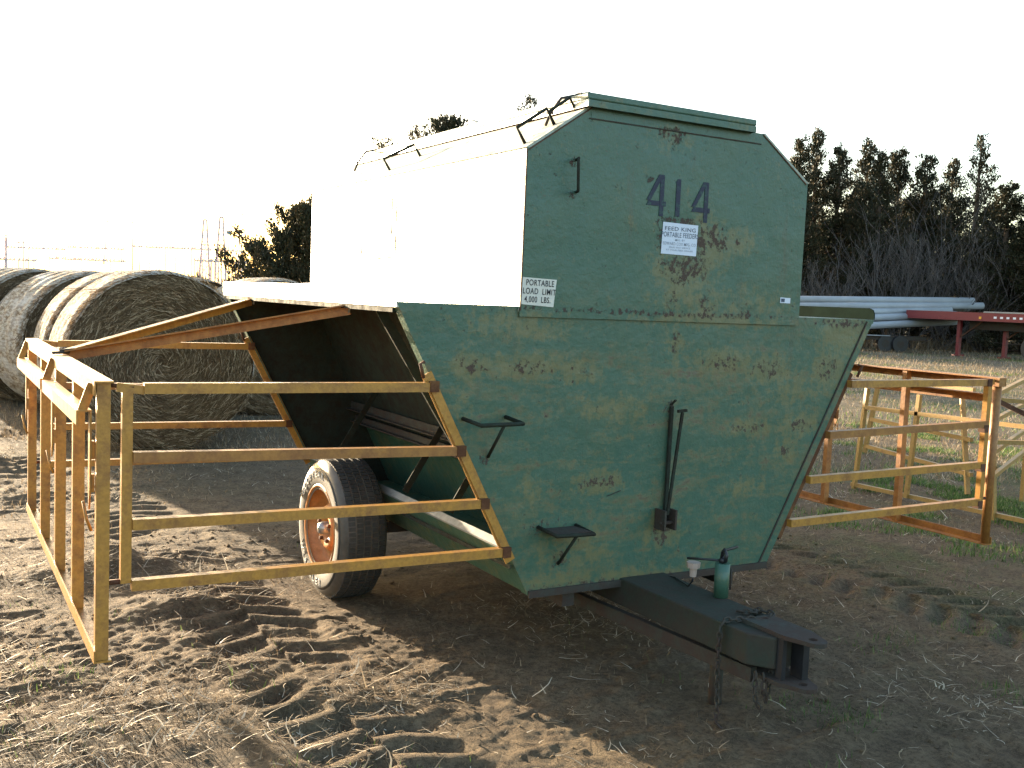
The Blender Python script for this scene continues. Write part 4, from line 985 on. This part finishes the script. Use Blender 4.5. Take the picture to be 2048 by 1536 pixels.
p0 = Vector((*fwd(2065, 40.5), .50)); m = MB(); m.tube([p0-sd*.2, p0+sd*.3], .5, 24, smooth=False); m.build('wheel', M['black'], rt)
p0 = Vector((*fwd(2100, 40), .50)); m = MB(); m.tube([p0-sd*.2, p0+sd*.3], .5, 24, smooth=False); m.build('wheel', M['black'], rt)

# ================================================================== substation far left
def at2(px, D, z): return Vector((*fwd(px, D), z))
def zy(py, px, D): # height above ground of a picture row at depth D
    hor = 554+.0425*px; return 1.6+(hor-py)*D/2037.7/1.0
def pole(px, D, pt, label, r=.16, arms=()):
    e = empty('utility_pole', at2(px, D, 0)); tag(e, label, 'pole')
    MB().tube([at2(px, D, 0), at2(px, D, zy(pt, px, D))], r, 8, r*.5).build('mast', M['substation'], e)
    for (pyy, w) in arms:
        MB().bar(at2(px-w, D, zy(pyy, px, D)), at2(px+w, D, zy(pyy, px, D)), .12, .12).build('crossarm', M['substation'], e)
    return e
pole(262, 150, 430, 'tall thin pole above the nearest bale', .14, ((447, 4),))
pole(478, 150, 404, 'tall pole with a crossarm beside the left cedar', .12, ((432, 3),))
e = empty('utility_pole', at2(215, 175, 0)); tag(e, 'faint slanting light mast left of the tall pole', 'pole')
MB().tube([at2(206, 175, 4.5), at2(212, 175, zy(440, 212, 175))], .12, 6, .08).build('mast', M['substation'], e); MB().bar(at2(203, 175, zy(443, 212, 175)), at2(216, 175, zy(447, 212, 175)), .2, .2).build('crossarm', M['substation'], e)
for (c, top, lab) in ((437, 437, 'right hand A shaped lattice tower of the substation'), (405, 442, 'left hand A shaped lattice tower of the substation')):
    D = 150; e = empty('lattice_tower', at2(c, D, 0)); tag(e, lab, 'tower', 'A shaped towers of the substation')
    zt = zy(top, c, D)
    for sx in (-1, 1):
        MB().bar(at2(c+sx*3, D, zt), at2(c+sx*13, D, 0), .22, .22).build('leg', M['substation'], e)
        MB().bar(at2(c+sx*3, D+2, zt), at2(c+sx*13, D+4, 0), .16, .16).build('leg', M['substation'], e)
    MB().bar(at2(c-3, D, zt), at2(c+3, D, zt), .25, .25).build('crossarm', M['substation'], e)
    MB().bar(at2(c-9, D, zy(491, c, D)), at2(c+9, D, zy(491, c, D)), .2, .2).build('crossarm', M['substation'], e)
    m = MB()
    for k in range(5):
        z_a, z_b = zt*(.1+.16*k), zt*(.1+.16*(k+1)); wa, wb = 13-10*z_a/zt, 13-10*z_b/zt
        m.bar(at2(c-wa, D, z_a), at2(c+wb, D, z_b), .08, .08); m.bar(at2(c+wa, D, z_a), at2(c-wb, D, z_b), .08, .08)
    m.build('lattice', M['substation'], e)
for (c, py, lab) in ((452, 467, 'left square panel on a post beside the substation towers'), (473, 466, 'right square panel on a post beside the substation towers')):
    D = 150; e = empty('switch_panel', at2(c, D, 0)); tag(e, lab, 'panel', 'square panels on posts at the substation')
    MB().bar(at2(c, D, 0), at2(c, D, zy(py, c, D)), .12, .12).build('post', M['substation'], e)
    MB().bar(at2(c-4, D-.2, zy(py, c, D)), at2(c+4, D-.2, zy(py, c, D)), .25, .5).build('board', M['sub_panel'], e)
def gantry(x0, x1, D, ptop, step, label, r=.09, drops=True, seed=1):
    rs = random.Random(seed); e = empty('bus_gantry', at2((x0+x1)/2, D, 0)); tag(e, label, 'gantry', 'steel gantries of the substation')
    z = zy(ptop, (x0+x1)/2, D); MB().bar(at2(x0, D, z), at2(x1, D, z), .16, .20).build('beam', M['substation'], e)
    x = x0; m = MB()
    while x <= x1:
        MB().bar(at2(x, D, 0), at2(x, D, z+rs.choice((0, .4, 1.6))), r*1.6, r*1.6).build('post', M['substation'], e); x += step*rs.uniform(.7, 1.3)
    x = x0
    while x < x1:
        if drops:
            zz = rs.uniform(.3, .8)*z
            m.bar(at2(x, D+1, zz), at2(x, D+1, z+.3), .07, .07)
            m.bar(at2(x-1.5, D+1, z+.1), at2(x+1.5, D+1, z+.35), .16, .16)
        x += rs.uniform(3, 11)
    m.build('insulators', M['substation'], e)
gantry(-40, 130, 165, 497, 26, 'upper substation gantry at the far left', .11, True, 3)
gantry(135, 245, 170, 498, 30, 'middle upper substation gantry left of the tall pole', .09, True, 4)
gantry(262, 480, 155, 499, 17, 'right hand substation gantry from the tall pole to the cedar', .09, True, 5)
gantry(-40, 72, 150, 520, 13, 'lower substation gantry behind the leftmost bale', .10, True, 6)
gantry(98, 250, 158, 521, 34, 'lower substation gantry above the bale tops', .09, True, 7)
gantry(385, 490, 148, 524, 7, 'dense low substation gantry beside the left cedar', .09, True, 8)
gantry(10, 48, 160, 486, 34, 'tall narrow gantry frame at the far left', .12, False, 9)
e = empty('lattice_tower', at2(12, 150, 0)); tag(e, 'slim square lattice mast at the left edge of the picture', 'tower')
for dx in (-3, 3): MB().bar(at2(12+dx, 150, 0), at2(12+dx*.5, 150, zy(462, 12, 150)), .12, .12).build('leg', M['substation'], e)
m = MB()
for k in range(9): m.bar(at2(9, 150, k*.9), at2(15, 150, (k+1)*.9), .06, .06)
m.build('lattice', M['substation'], e)
# far hedgerow on the horizon
n = 5200; px = RNG.uniform(-200, 700, n); D = RNG.uniform(170, 190, n); k = (px-1024)/2037.7
xx = -2.839+D*(.5003+.8658*k); yy = -3.539+D*(.8618-.4986*k)
v, f, t = blades(n, np.stack([xx, yy, np.zeros(n)], -1), .8+2.2*RNG.rand(n)*(.5+vnoise(xx, yy, 9, 3)+.5), .15+.2*RNG.rand(n), 0, RNG.rand(n)*.7, 1, upright=True)
o = mesh_np('distant_brush', v, f, M['twig'], attr=t); tag(o, 'faint line of bare brush on the far horizon', 'brush', kind='stuff')

# ================================================================== light, sky, camera
EL = math.radians(7.0); AZ = math.radians(-10.2)       # azimuth measured from +y towards +x
sdir = Vector((math.sin(AZ)*math.cos(EL), math.cos(AZ)*math.cos(EL), math.sin(EL)))
W = bpy.data.worlds.new('World'); S.world = W; W.use_nodes = True; nt = W.node_tree
sky = nt.nodes.new('ShaderNodeTexSky'); sky.sky_type = 'NISHITA'; sky.sun_disc = False
sky.sun_elevation = EL; sky.sun_rotation = AZ; sky.air_density = 1.0; sky.dust_density = 4.0; sky.ozone_density = 1.2; sky.altitude = 400
bg = nt.nodes['Background']; nt.links.new(sky.outputs[0], bg.inputs[0]); bg.inputs[1].default_value = .15
sl = bpy.data.lights.new('sun', 'SUN'); sl.energy = 5.0; sl.angle = math.radians(.55); sl.color = (1, .81, .57)
so = bpy.data.objects.new('sun', sl); COL.objects.link(so); so.rotation_euler = sdir.to_track_quat('Z', 'Y').to_euler()

cam = bpy.data.cameras.new('camera'); co = bpy.data.objects.new('camera', cam); COL.objects.link(co)
yaw, pitch, roll, f_ = .52602, .0835, .0425, 2037.7
fw = Vector((math.sin(yaw)*math.cos(pitch), math.cos(yaw)*math.cos(pitch), -math.sin(pitch)))
r = Vector((math.cos(yaw), -math.sin(yaw), 0)); u = r.cross(fw)
r2 = r*math.cos(roll)+u*math.sin(roll); u2 = -r*math.sin(roll)+u*math.cos(roll)
co.matrix_world = Matrix(((r2.x, u2.x, -fw.x, -2.8394), (r2.y, u2.y, -fw.y, -3.5388), (r2.z, u2.z, -fw.z, 1.6), (0, 0, 0, 1)))
cam.sensor_width = 36; cam.lens = f_/2048*36; cam.clip_end = 5000; cam.clip_start = .05
S.camera = co
S.view_settings.view_transform = 'Standard'; S.view_settings.look = 'None'; S.view_settings.gamma = 1; S.view_settings.exposure = 2.6
S.cycles.use_denoising = True
S.cycles.max_bounces = 6; S.cycles.diffuse_bounces = 3
